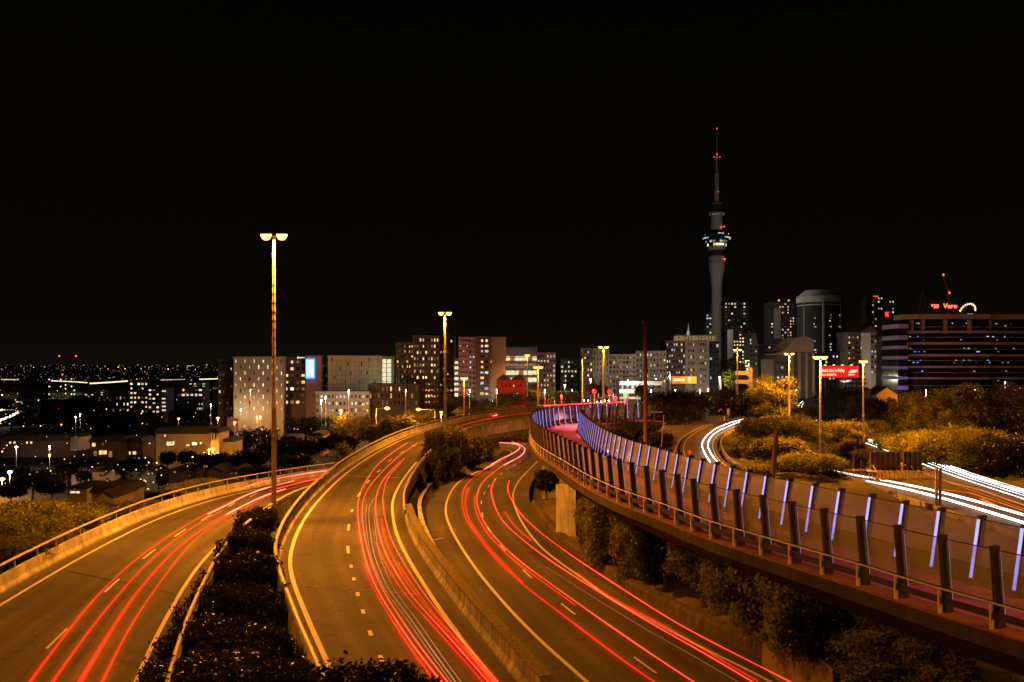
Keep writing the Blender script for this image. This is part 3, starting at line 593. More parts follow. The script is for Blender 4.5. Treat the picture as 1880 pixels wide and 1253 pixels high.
# ------------------------------------------------------------------ light trails (real lamps' paths above the lanes)
def trail(label, pts, zf, m, r, h=.75, grp='red light trails on the ramps'):
    P = smooth(ups(pts, zf, h), 1.6); mb = MB()
    r = r * .82
    core = {tr_red: (.45, m), tr_red2: (.30, tr_red2), tr_pink: (.8, m), tr_white: (.8, m)}.get(m, (1, m))[0]
    mb.sweep(P, [(core * r * math.cos(k * 1.0472), .6 * core * r * math.sin(k * 1.0472)) for k in range(6)])
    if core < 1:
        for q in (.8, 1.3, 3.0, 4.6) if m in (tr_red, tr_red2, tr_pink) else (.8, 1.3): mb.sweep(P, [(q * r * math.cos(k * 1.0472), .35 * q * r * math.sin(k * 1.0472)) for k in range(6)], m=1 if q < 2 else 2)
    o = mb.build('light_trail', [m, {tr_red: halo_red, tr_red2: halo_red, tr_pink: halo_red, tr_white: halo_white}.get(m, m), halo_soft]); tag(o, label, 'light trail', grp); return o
def shift(pts, dx, dy=0): return [(a + dx, b + dy) for a, b in pts]
La = [(40, 1275), (55, 1252), (125.5, 1158), (188, 1084), (251, 1026), (314, 982), (376.5, 944.7), (455, 907), (502, 893), (560, 880), (600, 871), (640, 863)]
Lb = [(80, 1275), (97, 1252), (157, 1167), (220, 1089), (282, 1023), (329, 985.5), (370, 958), (408, 938)]
Lc = [(135, 1275), (147, 1252), (204, 1158), (251, 1089), (314, 1017), (361, 980), (400, 955), (455, 925)]
Ld = [(178, 1275), (188, 1252), (235, 1158), (282, 1086), (329, 1023), (361, 988.6), (408, 954), (455, 929), (502, 907), (560, 890), (610, 880)]
G = 'red light trails on the left ramp'
trail('outermost red light trail on the left ramp', La, zL, tr_red2, .10, grp=G); trail('second red light trail on the left ramp', Lb, zL, tr_red2, .09, grp=G)
trail('broad third red light trail on the left ramp', Lc, zL, tr_red2, .15, grp=G); trail('innermost red light trail on the left ramp', Ld, zL, tr_red2, .09, grp=G)
trail('bright pinkish light trail high on the left ramp before the lamp pole', [(382, 944), (420, 926), (455, 908), (500, 893), (540, 883)], zL, tr_pink, .10, grp=G)
trail('lower bright pinkish light trail on the left ramp before the lamp pole', [(416, 945), (460, 922), (500, 905), (524, 898)], zL, tr_pink, .10, grp=G)
trail('upper red light trail along the outer line at the far end of the left ramp', [(470, 886), (520, 874), (560, 867), (605, 860)], zL, tr_red, .13, grp=G)
trail('long pale pink light trail at the far end of the left ramp', [(450, 894), (500, 881), (560, 870), (610, 863)], zL, tr_pink, .07, grp=G)
trail('red light trail against the inner lane at the far end of the left ramp', [(500, 900), (560, 884), (612, 874)], zL, tr_red, .16, grp=G)
G = 'red and white light trails on the middle ramp'
M1 = [(748, 813), (716, 835), (692.6, 854.5), (673, 882), (659, 913.5), (657, 949), (663, 992), (673, 1035.6), (692.6, 1083), (724, 1134), (763.5, 1193), (810.7, 1252), (850, 1300)]
M3 = [(742, 842), (720, 862), (700.5, 886), (690, 917.5), (691, 953), (700.5, 996), (720, 1039.5), (755.6, 1094.6), (795, 1138), (834, 1181), (897, 1252), (935, 1300)]
M4 = [(736, 850), (712, 878), (703.6, 909.6), (704.4, 937), (716, 984), (740, 1032), (779, 1091), (822.5, 1146), (874, 1205), (915, 1252), (950, 1300)]
M2 = [(765.5, 815), (736, 835), (708, 860), (681, 890), (667, 917.5), (665, 949), (671, 992), (683, 1036), (705, 1087), (738, 1139), (780, 1200), (822, 1252), (860, 1300)]
M5 = [(696, 905), (680, 925), (677, 949), (685, 1012), (700, 1053), (716, 1087), (755.6, 1138), (795, 1197), (834, 1248), (870, 1300)]
trail('leftmost bright red light trail on the middle ramp', M1, zM, tr_red, .075, grp=G); trail('second bright red light trail from the left on the middle ramp', M2, zM, tr_red, .06, grp=G)
trail('third bright red light trail from the left on the middle ramp', M3, zM, tr_red, .07, grp=G); trail('rightmost red light trail on the middle ramp near its yellow edge line', M4, zM, tr_red, .055, grp=G)
trail('pale white light trail in the middle of the middle ramp', M5, zM, tr_amber, .05, grp=G)
trail('fainter pale light trail left of the pale white one on the middle ramp', shift(M5[1:], -6, 2), zM, tr_amber, .03, grp=G)
trail('faint amber light trail right of the pale white one on the middle ramp', shift(M5[1:], 10, 0), zM, tr_amber, .03, grp=G)
trail('deep red light trail hugging the leftmost bright one', [(669, 1033), (678, 1060), (690, 1088), (722, 1142), (760, 1200), (806, 1262)], zM, tr_red2, .10, grp=G)
trail('deep red light trail between the third and rightmost bright ones', shift(M3[4:], 9, 0), zM, tr_red2, .11, grp=G)
trail('deep red light trail left of the third bright one', shift(M3[5:], -10, 0), zM, tr_red2, .08, grp=G)
trail('pink light trail close beside the third bright one near the bottom edge', shift(M4[5:], -9, 2), zM, tr_red2, .09, grp=G)
trail('bright red light trail over the viaduct parapet', [(905, 764), (930, 758), (960, 754.5), (1000, 751.5), (1060, 749)], lambda y: zM(y + 6), tr_pink, .13, grp=G)
trail('dark red light trail on the viaduct lane nearer the parapet', [(832, 788), (856, 779), (879, 773), (920, 765), (980, 758), (1060, 753)], zM, tr_red2, .16, grp=G)
trail('crimson light trail seen through the far end of the footbridge fence', [(1000, 745.5), (1040, 743), (1080, 741), (1120, 739.5), (1150, 738.5)], lambda y: -10.6, tr_red, .36, grp=G)
G = 'red light trails on the right ramp'
R1 = [(917, 813), (944.7, 815), (954.6, 821), (944.7, 831), (917, 844.6), (889.6, 862), (866, 880), (854, 894), (848, 917.5), (854, 949), (874, 980.5), (909, 1024), (952.6, 1067), (1008, 1110), (1071, 1158), (1160, 1224.6), (1235, 1275)]
R2 = [(940, 812), (954.6, 817), (963.6, 825), (956.5, 837), (925, 854.5), (889.6, 882), (876, 909.6), (878, 933), (887.6, 957), (913, 992), (960.5, 1035.6), (1015.6, 1075), (1061, 1108), (1160, 1177), (1268, 1249), (1310, 1275)]
R3 = [(909, 880), (902, 898), (907, 925), (923, 957), (960.5, 992), (1008, 1028), (1074.6, 1071), (1160, 1124), (1238, 1169), (1298, 1202), (1381, 1252), (1420, 1275)]
R4 = [(935, 883), (932, 898), (941, 921), (960.5, 949), (1000, 984), (1055, 1024), (1114, 1063), (1160, 1092.6), (1238, 1142), (1327.7, 1190), (1417, 1234.5), (1470, 1262)]
trail('leftmost red light trail on the right ramp', R1, zR, tr_red2, .11, grp=G); trail('second red light trail from the left on the right ramp', R2, zR, tr_red, .08, grp=G)
trail('third red light trail on the right ramp, brightest one left of the edge line', R3, zR, tr_red, .085, grp=G); trail('rightmost red light trail on the right ramp beside the brown wall', R4, zR, tr_red, .085, grp=G)
trail('bright pink core of the leftmost trail far up the right ramp', R1[:6], zR, tr_pink, .13, grp=G); trail('bright pink core of the second trail far up the right ramp', R2[:5], zR, tr_pink, .13, grp=G)
trail('deep red light trail just right of the leftmost one', shift(R1[7:13], 6, 2), zR, tr_red2, .12, grp=G)
trail('deep red light trail just left of the second one', shift(R2[6:13], -5, 3), zR, tr_red2, .10, grp=G)
trail('deep red light trail above the third one', [(927, 940), (945, 967), (975, 992)], zR, tr_red2, .10, grp=G)
trail('deep red light trail right of the third one near the bottom edge', [(1060, 1053), (1114, 1093), (1180, 1128), (1260, 1172), (1340, 1222), (1390, 1250)], zR, tr_red2, .12, grp=G)
trail('faint amber light trail between the second and third red ones', shift(R3[5:], -4, 14), zR, tr_amber, .02, grp=G)
G = 'white light trails on the slip road and motorway'
Sa = [(1304.7, 850), (1293, 831), (1289, 815), (1297, 801), (1315, 787), (1340, 776.6), (1364.7, 769.6)]; Sb = [(1320, 852), (1304.7, 832), (1299.6, 816), (1306, 802), (1321, 790.6), (1340, 782), (1358, 774.7)]
trail('outer curved white light trail on the slip road bend', Sa, zS, tr_white, .10, grp=G); trail('inner curved white light trail on the slip road bend', Sb, zS, tr_white, .10, grp=G)
trail('lower short red light trail at the top of the slip road', [(1291, 743), (1304.7, 745), (1315, 750), (1321, 755)], lambda y: -18.7, tr_red, .3, 0, G); trail('upper short red light trail at the top of the slip road', [(1297, 740), (1312, 743.6), (1328, 755)], lambda y: -18.7, tr_red, .22, 0, G)
for off, m, r, lab in ((4.2, tr_white, .03, 'farthest'), (3.0, tr_cool, .05, 'second farthest'), (1.9, tr_white, .065, 'third farthest'), (.4, tr_cool, .035, 'fourth farthest'), (-1.6, tr_white, .05, 'nearest')):
    P = [p + Vector((0, 0, .7)) for p in offset(T_c1, off)]; mb = MB(); mb.sweep(P, [(r * math.cos(k * 1.0472), .6 * r * math.sin(k * 1.0472)) for k in range(6)]); tag(mb.build('light_trail', m), lab + ' white light trail on the far motorway lanes below the wooded bank', 'light trail', G)
for off, m, r, lab in ((4.0, tr_cool, .05, 'farthest'), (2.9, tr_white, .05, 'second farthest'), (-.3, tr_cool, .05, 'middle'), (-1.3, tr_white, .08, 'second nearest'), (-2.6, tr_amber, .07, 'nearest')):
    P = [p + Vector((0, 0, .7)) for p in offset(T_c2, off)]; mb = MB(); mb.sweep(P, [(r * math.cos(k * 1.0472), .6 * r * math.sin(k * 1.0472)) for k in range(6)]); tag(mb.build('light_trail', m), lab + ' white light trail on the near motorway lanes under the gantry', 'light trail', G)

# ------------------------------------------------------------------ vegetation
def leaf_mesh(name, lobes, n, size, m, seed, flat=.8, fill=.35):
    # leaves scattered through the outer part of several lobes, grouped in sprays
    rg = np.random.default_rng(seed); lob = np.array(lobes, float)     # x,y,z,rx,ry,rz
    vol = lob[:, 3] * lob[:, 4] * lob[:, 5]; pick = rg.choice(len(lob), n // 6, p=(vol ** .75) / (vol ** .75).sum())
    d = rg.normal(size=(len(pick), 3)); d /= np.linalg.norm(d, axis=1)[:, None]; d[:, 2] = np.where(d[:, 2] < -.35, -d[:, 2], d[:, 2])
    rad = 1 - fill * rg.random(len(pick)) ** 1.6 + .10 * rg.normal(size=len(pick))
    wob = 1 + .16 * np.sin(d[:, 0] * 5 + seed) * np.sin(d[:, 1] * 6 + 1.3 * seed) + .10 * np.sin(d[:, 2] * 9 + seed)
    c = lob[pick, :3] + d * lob[pick, 3:6] * (rad * wob)[:, None]
    c = np.repeat(c, 6, 0) + rg.normal(size=(len(pick) * 6, 3)) * size * 1.5; dd = np.repeat(d, 6, 0)
    N = len(c); nrm = dd * .8 + rg.normal(size=(N, 3)) * .75; nrm /= np.linalg.norm(nrm, axis=1)[:, None]
    a = np.cross(nrm, rg.normal(size=(N, 3))); a /= np.linalg.norm(a, axis=1)[:, None]; b = np.cross(nrm, a)
    s = size * (.6 + .8 * rg.random(N))[:, None]
    v = np.stack([c - a * s, c - b * s * .5 + nrm * s * .12, c + a * s, c + b * s * .5 + nrm * s * .12], 1).reshape(-1, 3)
    me = bpy.data.meshes.new(name); me.vertices.add(4 * N); me.vertices.foreach_set('co', v.ravel())
    me.loops.add(4 * N); me.loops.foreach_set('vertex_index', np.arange(4 * N)); me.polygons.add(N)
    me.polygons.foreach_set('loop_start', np.arange(N) * 4); me.polygons.foreach_set('loop_total', np.full(N, 4))
    me.materials.append(m); me.update()
    sh = me.attributes.new('shade', 'FLOAT', 'POINT'); sh.data.foreach_set('value', np.repeat(.6 + .8 * rg.random(N), 4)); return me
def lobes_round(seed, k=9, spread=.62):
    rg = random.Random(seed); L = [(0, 0, .05, .60, .60, .58)]; k = k * 3
    for i in range(k):
        a = 2.4 * i + rg.uniform(-.3, .3); z = -.62 + 1.35 * (i + .5) / k + rg.uniform(-.1, .1); q = spread * 1.12 * math.sqrt(max(.08, 1 - z * z)) * rg.uniform(.8, 1.08); r = rg.uniform(.17, .33)
        L.append((q * math.cos(a), q * math.sin(a), z, r, r, r * .85))
    return L
def trunk_mesh(seed, h, rx, rz):
    """stem from the ground to the crown, with limbs spreading inside the crown (origin = crown centre)"""
    rg = random.Random(seed); mb = MB(); r = max(.05, min(.4, rx * .07)); top = min(0, -rz * .35)
    mb.tube((0, 0, -h), (.03 * rx, 0, top), r * 1.3, r * .8, 7)
    for i in range(6):
        a = rg.uniform(0, 6.28); q = rx * rg.uniform(.35, .65); s = max(-h, top - rz * rg.uniform(.0, .4)); mid = (q * .5 * math.cos(a), q * .5 * math.sin(a), top * rg.uniform(0, .6) + .05 * rz)
        mb.tube((.02 * rx, 0, s), mid, r * .55, r * .35, 5); mb.tube(mid, (q * math.cos(a), q * math.sin(a), rz * rg.uniform(.1, .5)), r * .35, r * .1, 4)
    return mb.build('trunk', bark, link=False)
CROWN = {}
def crown(kind, m, n, size, v):
    k = (kind, m.name, n, size, v)
    if k not in CROWN:
        if kind == 'round': L = lobes_round(v * 11 + 3)
        elif kind == 'bush': L = [(x, y, z * .6, a * 1.05, b * 1.05, c) for x, y, z, a, b, c in lobes_round(v * 7 + 1, 11, .7)]
        elif kind == 'tall': L = [(random.Random(v * 5 + i).uniform(-.3, .3), random.Random(v * 9 + i).uniform(-.3, .3), -.8 + 1.7 * i / 8, .5 - .03 * i, .5 - .03 * i, .34) for i in range(9)]
        CROWN[k] = leaf_mesh('crown', L, n, size, m, v * 17 + len(kind))
    return CROWN[k]
TN = 0
def tree(label, x, y, z, rx, rz, m=None, kind='round', n=5400, leaf=None, ry=None, group=None, name='tree', base=None, size=None, v=None):
    """crown centre x,y,z and radii in metres; the trunk reaches the ground"""
    global TN; TN += 1
    m = m or leaf_g; v = TN % 3 if v is None else v; ry = ry or rx
    gz = base if base is not None else min(z - rz * .6, ground_z(x, y) if (-200 < x < 260 and y < 560) else -34.0)
    root = empty(name, (x, y, gz)); s = size or ((.30 if y > 150 else .2) / max(rx, .1)); s = round(min(.11, max(.012, s)), 3)
    me = crown(kind, m, n, s, v); o = put('crown', me, root, (0, 0, z - gz)); o.scale = (rx, ry, rz); o.rotation_euler = (0, 0, TN * 1.7)
    h = z - gz
    put('trunk', trunk_mesh(TN, max(h, rz * .5), rx, rz), root, (0, 0, h))
    tag(root, label, 'bush' if kind == 'bush' else 'tree', group); return root
def tpx(label, px, pt, D, w, hpx, **k):
    """a tree given by its centre column, top row, distance and its width and crown height in picture points"""
    rx = w / 2 * D / F; rz = hpx / 2 * D / F; c = at(px, pt + hpx / 2, D); return tree(label, c.x, D, c.z, rx, rz, **k)
# shrubs between the left and middle ramps, close to the camera
G = 'shrubs between the left and middle ramps'
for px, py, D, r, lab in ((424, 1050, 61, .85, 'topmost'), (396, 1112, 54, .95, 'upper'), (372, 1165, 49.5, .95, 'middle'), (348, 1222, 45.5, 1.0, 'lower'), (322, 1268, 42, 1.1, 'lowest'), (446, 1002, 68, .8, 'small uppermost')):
    c = at(px, py, D); tree(lab + ' dark shrub growing over the barrier of the left ramp', c.x - .4, D, c.z + .5, r, r * 1.05, m=leaf_shaded, kind='bush', n=5200, group=G, name='shrub', size=.075)
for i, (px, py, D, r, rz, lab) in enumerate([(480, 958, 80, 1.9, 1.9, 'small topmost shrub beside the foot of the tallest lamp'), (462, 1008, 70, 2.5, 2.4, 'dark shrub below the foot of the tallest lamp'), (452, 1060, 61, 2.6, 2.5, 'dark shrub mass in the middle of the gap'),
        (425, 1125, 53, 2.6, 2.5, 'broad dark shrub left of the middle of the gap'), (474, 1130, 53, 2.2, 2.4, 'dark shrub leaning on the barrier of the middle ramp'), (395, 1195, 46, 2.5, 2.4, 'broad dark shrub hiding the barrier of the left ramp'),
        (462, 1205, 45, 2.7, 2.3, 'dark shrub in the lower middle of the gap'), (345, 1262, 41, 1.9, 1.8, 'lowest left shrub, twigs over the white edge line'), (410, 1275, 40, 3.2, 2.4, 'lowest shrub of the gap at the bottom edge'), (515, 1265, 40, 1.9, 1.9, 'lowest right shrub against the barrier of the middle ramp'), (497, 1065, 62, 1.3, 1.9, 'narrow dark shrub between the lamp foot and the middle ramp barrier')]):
    c = at(px, py, D); tree(lab, c.x - .2, D, c.z, r * (.95 if py > 1180 else .86), rz, m=leaf_shaded, kind='bush', n=14000, group=G, name='shrub', size=.042, v=i % 3)
for i, (px, py, D, w, hp) in enumerate([(300, 1205, 46, 60, 80), (330, 1140, 51, 54, 80), (372, 1075, 57, 48, 70), (404, 1020, 64, 44, 60), (440, 965, 72, 40, 56), (535, 1190, 46, 40, 70), (520, 1100, 56, 34, 60), (272, 1240, 42, 60, 70)]):
    tpx(['second', 'third', 'fourth', 'fifth', 'topmost', 'lower inner', 'upper inner', 'lowest'][i] + ' wispy twig spray sticking out of the dark shrubs in the gap', px, py - 20, D, w, hp, m=leaf_shaded, kind='tall', n=900, group='wispy twig sprays of the gap shrubs', name='shrub', size=.10)
for i, (px, py, D, rx, rz, lab) in enumerate([(640, 1262, 17, .8, .5, 'left leafy branch tip blurred at the bottom edge'), (710, 1250, 16, .55, .40, 'middle leafy branch tip at the bottom edge'), (765, 1272, 16, .45, .40, 'right leafy branch tip at the bottom edge')]):
    c = at(px, py, D); tree(lab, c.x, D, c.z, rx, rz, m=leaf_shaded, kind='bush', n=1200, group='leafy tree tops below the camera', name='tree', size=.11, base=-18)
# bushes on the left, lit by the tallest lamp
G = 'lit bushes left of the left ramp'
for px, pt, D, w, hp, lab, m in [(60, 903, 78, 150, 120, 'large lit bush at the left edge of the picture', leaf_lit), (135, 915, 84, 120, 90, 'lit bush right of the large one at the left edge', leaf_lit), (10, 925, 70, 130, 130, 'lit bush cut by the left edge', leaf_lit), (30, 975, 66, 120, 80, 'low dim bush under the large lit one', leaf_g),
        (205, 910, 92, 110, 62, 'brownish bush just above the rail of the left ramp', leaf_g), (262, 912, 100, 70, 34, 'small dim bush next to the rail of the left ramp', leaf_g), (330, 884, 112, 70, 30, 'pale bush above the rail of the left ramp', leaf_lit), (375, 872, 116, 66, 36, 'pale bush with a taller tip above the rail of the left ramp', leaf_lit),
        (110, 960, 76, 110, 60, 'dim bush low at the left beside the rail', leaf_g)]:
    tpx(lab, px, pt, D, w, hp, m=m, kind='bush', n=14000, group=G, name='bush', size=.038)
tpx('pale bush against the outer barrier of the middle ramp', 632, 822, 146, 46, 40, m=leaf_lit, kind='tall', n=6000, name='bush')
# trees at the viaduct
G = 'trees between the middle and right ramps'
for px, pt, D, w, hp, lab, m in [(799, 800, 143, 38, 70, 'dark tree by the parapet end nearest the ramp', leaf_g), (830, 792, 152, 48, 64, 'yellowish lit tree under the second tallest lamp', leaf_lit), (860, 800, 163, 40, 54, 'lit tree just left of the viaduct pillar', leaf_lit), (783, 842, 133, 32, 62, 'dark tree in the gap above the retaining wall', leaf_g),
        (768, 872, 122, 22, 56, 'narrow dark tree in the gap between the ramps', leaf_g), (818, 828, 146, 46, 46, 'low tree behind the retaining wall', leaf_g), (886, 812, 182, 30, 34, 'small tree at the foot of the viaduct pillar', leaf_g)]:
    tpx(lab, px, pt - 3, D, w * 1.3, hp * 1.25, m=m, kind='round', n=8000, group=G)
for px, pt, D, w, hp, lab in [(940, 790, 262, 60, 34, 'dark tree seen under the viaduct left of centre'), (975, 786, 268, 50, 38, 'dark tree seen under the viaduct beside the footbridge'), (905, 794, 262, 50, 30, 'dark tree behind the viaduct pillar')]:
    tpx(lab, px, pt, D, w, hp, n=3600, group='trees seen under the viaduct')
# trees between the right ramp and the footbridge
G = 'trees between the right ramp and the footbridge'
for px, pt, D, w, hp, lab, m in [(1100, 912, 82, 76, 120, 'first tree right of the yellow lit bridge pillar', leaf_g), (1128, 905, 77, 100, 150, 'second tree right of the bridge pillar', leaf_g), (1182, 925, 71, 96, 150, 'third tree right of the bridge pillar', leaf_g), (1220, 975, 67, 84, 100, 'small dark tree in the shadow of the bridge', leaf_shaded),
        (1290, 950, 62, 110, 130, 'broad tree under the middle of the bridge rail', leaf_g), (1350, 975, 57, 110, 140, 'twiggy tree reaching the bridge rail', leaf_g), (1410, 990, 52, 130, 190, 'tall twiggy tree in front of the bridge rail', leaf_g), (1475, 1030, 48, 130, 180, 'dense tree at the right end of the row', leaf_g),
        (1405, 1060, 52, 110, 90, 'low dark tree below the twiggy ones', leaf_shaded), (1500, 1120, 46, 110, 90, 'low dark tree above the fence by the ramp', leaf_shaded), (1640, 1170, 40, 170, 110, 'lit tree in the dark under the bridge', leaf_lit), (1590, 1175, 41, 110, 80, 'dark tree beneath the bridge deck', leaf_shaded), (1720, 1215, 38, 120, 80, 'tree at the bottom right corner', leaf_g)]:
    tpx(lab, px, pt - 16, D, w * 1.3, hp * 1.25, m=leaf_lit if m is leaf_g else m, kind='round', n=16000, group=G, size=.045)
tpx('small dark shrub under the footbridge beside the right ramp', 1003, 862, 112, 42, 50, m=leaf_shaded, kind='bush', n=5000, name='shrub')
tpx('tall twig shoot standing above the bridge rail', 1375, 925, 55, 36, 90, m=leaf_g, kind='tall', n=1500, size=.08)
# vegetation inside the bend of the footbridge and on the slip road bank
G = 'trees inside the bend of the footbridge'
for px, pt, D, w, hp, lab in [(1092, 756, 172, 60, 44, 'leftmost tree inside the bend'), (1130, 762, 160, 70, 54, 'orange lit tree in the middle of the bend'), (1165, 768, 152, 60, 50, 'tree right of the orange lit one inside the bend'), (1112, 775, 140, 60, 40, 'low tree behind the violet fence inside the bend'), (1205, 790, 145, 44, 34, 'small tree beside the tall brown pole')]:
    tpx(lab, px, pt, D, w * 1.3, hp * 1.3, m=leaf_g, n=8000, group=G, kind='bush')
G = 'dark trees at the top of the slip road'
for px, pt, D, w, hp, lab in [(1228, 704, 330, 70, 60, 'broad dark tree left of the slip road top'), (1262, 706, 320, 60, 60, 'broad dark tree under the orange billboard'), (1240, 740, 290, 80, 40, 'low tree beside the slip road rail'), (1208, 735, 300, 46, 40, 'tree right of the tall brown pole'),
        (1318, 712, 380, 46, 36, 'dark tree in front of the arch'), (1352, 704, 370, 58, 50, 'tall dark tree right of the arch'), (1380, 712, 350, 44, 50, 'dark tree left of the bright yellow tree'), (1340, 722, 340, 70, 46, 'low dark tree at the end of the slip road')]:
    tpx(lab, px, pt - 4, D, w * 1.45, hp * 1.5, m=leaf_shaded, n=9000, group=G, kind='bush')
tpx('bright yellow green tree glowing under a white lamp', 1345, 676, 430, 44, 42, m=leaf_lit, n=4000)
tpx('brown tree behind the glowing yellow green one', 1335, 655, 460, 60, 44, m=leaf_g, n=4000)
tpx('bright golden tree under the twin lamp by the motorway', 1424, 686, 275, 100, 90, m=leaf_lit, n=12000)
G = 'trees and bushes between the slip road and the motorway'
for px, pt, D, w, hp, lab, m in [(1400, 762, 230, 80, 54, 'bush at the inside of the slip road bend', leaf_g), (1440, 756, 235, 70, 56, 'bush behind the rusty leaning pole', leaf_g), (1385, 800, 190, 60, 44, 'low bush right of the white trails', leaf_g), (1430, 800, 165, 70, 50, 'dark bush behind the violet fence', leaf_g),
        (1488, 826, 150, 90, 44, 'round golden bush beside the lamp pole', leaf_lit), (1462, 832, 158, 60, 36, 'left part of the golden bushes', leaf_lit), (1520, 775, 235, 80, 56, 'tree right of the lamp pole on the island', leaf_g), (1480, 778, 225, 70, 54, 'tree left of the lamp pole on the island', leaf_g), (1560, 775, 250, 56, 50, 'tree by the noise fence', leaf_g),
        (1560, 812, 215, 60, 50, 'dark tree left of the sign gantry', leaf_g), (1518, 862, 150, 50, 22, 'low hedge in front of the gantry end', leaf_shaded), (1500, 745, 330, 60, 36, 'tree at the bend of the far motorway', leaf_g), (1415, 745, 290, 60, 30, 'bush under the golden tree', leaf_g), (1460, 745, 320, 30, 26, 'small bush left of the winding white trail', leaf_g)]:
    tpx(lab, px, pt - hp * .1, D, w * 1.35, hp * 1.35, m=m, n=9000, group=G, kind='bush' if 'bush' in lab or 'hedge' in lab or 'scrub' in lab else 'round')
# wooded bank on the right
rgi = random.Random(21)
for i in range(34):
    px, py = rgi.uniform(1370, 1590), rgi.uniform(775, 868); D = float(np.interp(py, [775, 868], [255, 145])) * rgi.uniform(.95, 1.05); w = rgi.uniform(34, 60) * 170 / D
    if px > 1500 and py > 832: continue
    tpx('low bush among the island shrubs between the slip road and the motorway', px, py, D, w, w * .7, m=rgi.choice([leaf_g, leaf_g, leaf_lit, leaf_shaded]), n=3600, group='low bushes covering the island', kind='bush', name='bush')
G = 'trees of the wooded bank on the right'
bank = [(1548, 712, 300, 80, 60, 'behind the lamp right of the billboard'), (1590, 730, 285, 60, 50, 'left of the small gabled houses'), (1525, 712, 350, 50, 60, 'left end of the bank'), (1625, 730, 290, 60, 60, 'under the small gabled houses'), (1650, 735, 285, 80, 90, 'left golden flank of the bank'), (1700, 722, 275, 100, 100, 'golden tree at the middle of the bank top'),
        (1760, 706, 268, 110, 100, 'tree below the banded office block'), (1820, 702, 262, 110, 100, 'tree at the upper right of the bank'), (1880, 705, 255, 110, 110, 'tree cut by the right edge high on the bank'), (1690, 775, 235, 100, 90, 'golden tree low on the bank'), (1745, 765, 228, 110, 100, 'brightest golden tree of the bank'),
        (1800, 770, 220, 110, 100, 'golden tree right of the brightest one'), (1860, 775, 212, 120, 110, 'dim tree at the right edge of the bank'), (1728, 812, 224, 66, 46, 'low tree above the motorway beside the gantry'), (1782, 820, 217, 72, 46, 'low tree above the motorway trails'), (1842, 832, 209, 76, 46, 'low dark tree above the motorway at the right'), (1640, 790, 262, 50, 40, 'small tree above the noise fence'), (1605, 765, 275, 46, 44, 'narrow tree behind the noise fence'), (1898, 850, 201, 60, 44, 'lowest tree at the right edge')]
for px, pt, D, w, hp, lab in bank:
    tpx('tree ' + lab, px, pt - hp * .04, D, w * 1.3, hp * 1.3, m=leaf_lit if 'golden' in lab or 'below the banded' in lab else leaf_shaded if px > 1790 or px < 1600 else leaf_g, n=13000, group=G, v=(px // 7) % 3, kind='round' if pt < 740 else 'bush')
# dark tree belts around the left suburb
G = 'dark trees of the left suburb'
rg = random.Random(5); words = ['left edge', 'water', 'lit apartment block', 'long pale apartment block', 'tallest lamp', 'row of orange lamps']
belt = [(20, 742, 420, 80, 46), (70, 728, 440, 80, 50), (120, 726, 430, 80, 56), (170, 722, 420, 80, 56), (215, 742, 410, 70, 50), (330, 742, 430, 80, 44), (385, 742, 420, 80, 48), (440, 752, 400, 60, 44), (60, 775, 360, 90, 40), (130, 780, 350, 90, 34), (200, 768, 345, 80, 40), (262, 765, 340, 70, 44), (320, 768, 350, 80, 34), (372, 768, 345, 60, 30),
        (430, 785, 320, 70, 60), (470, 775, 300, 80, 70), (520, 735, 400, 100, 60), (560, 755, 330, 80, 60), (600, 752, 320, 80, 70), (650, 750, 300, 90, 66), (690, 770, 260, 80, 60), (620, 790, 230, 80, 50), (560, 800, 240, 70, 50), (505, 800, 250, 60, 60), (455, 820, 230, 70, 50), (410, 838, 225, 60, 40), (400, 775, 330, 60, 40),
        (730, 755, 260, 80, 50), (770, 745, 280, 70, 50), (20, 850, 260, 90, 40), (90, 855, 250, 80, 40), (275, 800, 290, 60, 60), (380, 850, 250, 40, 40), (165, 838, 265, 60, 30), (540, 830, 205, 70, 40), (480, 850, 190, 80, 40), (1010, 715, 360, 60, 34), (820, 735, 330, 70, 40), (790, 728, 350, 60, 40), (308, 828, 250, 26, 30), (345, 826, 250, 34, 30), (372, 832, 245, 26, 28), (402, 830, 240, 40, 34), (232, 845, 238, 40, 22), (122, 850, 232, 40, 30), (60, 868, 215, 60, 34), (20, 885, 200, 50, 36), (95, 882, 205, 50, 30), (292, 905, 190, 50, 22), (352, 884, 205, 36, 18), (262, 838, 260, 30, 20), (154, 862, 228, 22, 30), (225, 872, 225, 16, 34), (298, 862, 228, 18, 36)]
def side_of(px): return 'at the left edge' if px < 100 else 'above the town house roofs' if px < 330 else 'beside the orange lit gable wall' if px < 450 else 'behind the tallest lamp' if px < 640 else 'behind the orange street lamps'
ORD = ['leftmost', 'second', 'third', 'fourth', 'fifth', 'sixth', 'seventh', 'eighth', 'ninth', 'tenth', 'eleventh', 'twelfth', 'thirteenth', 'fourteenth', 'fifteenth', 'sixteenth', 'seventeenth', 'eighteenth', 'nineteenth', 'twentieth']
cnt = {}
for i, (px, pt, D, w, hp) in enumerate(sorted(belt)):
    sd = side_of(px); k = cnt.get(sd, 0); cnt[sd] = k + 1
    tpx(ORD[k] + (' dark tree ' if k == 0 else ' dark tree from the left ') + sd, px, pt, D, w, hp, m=leaf_shaded if px < 640 else leaf_g, n=5000, group=G, kind='bush')
G = 'trees along the street behind the viaduct'
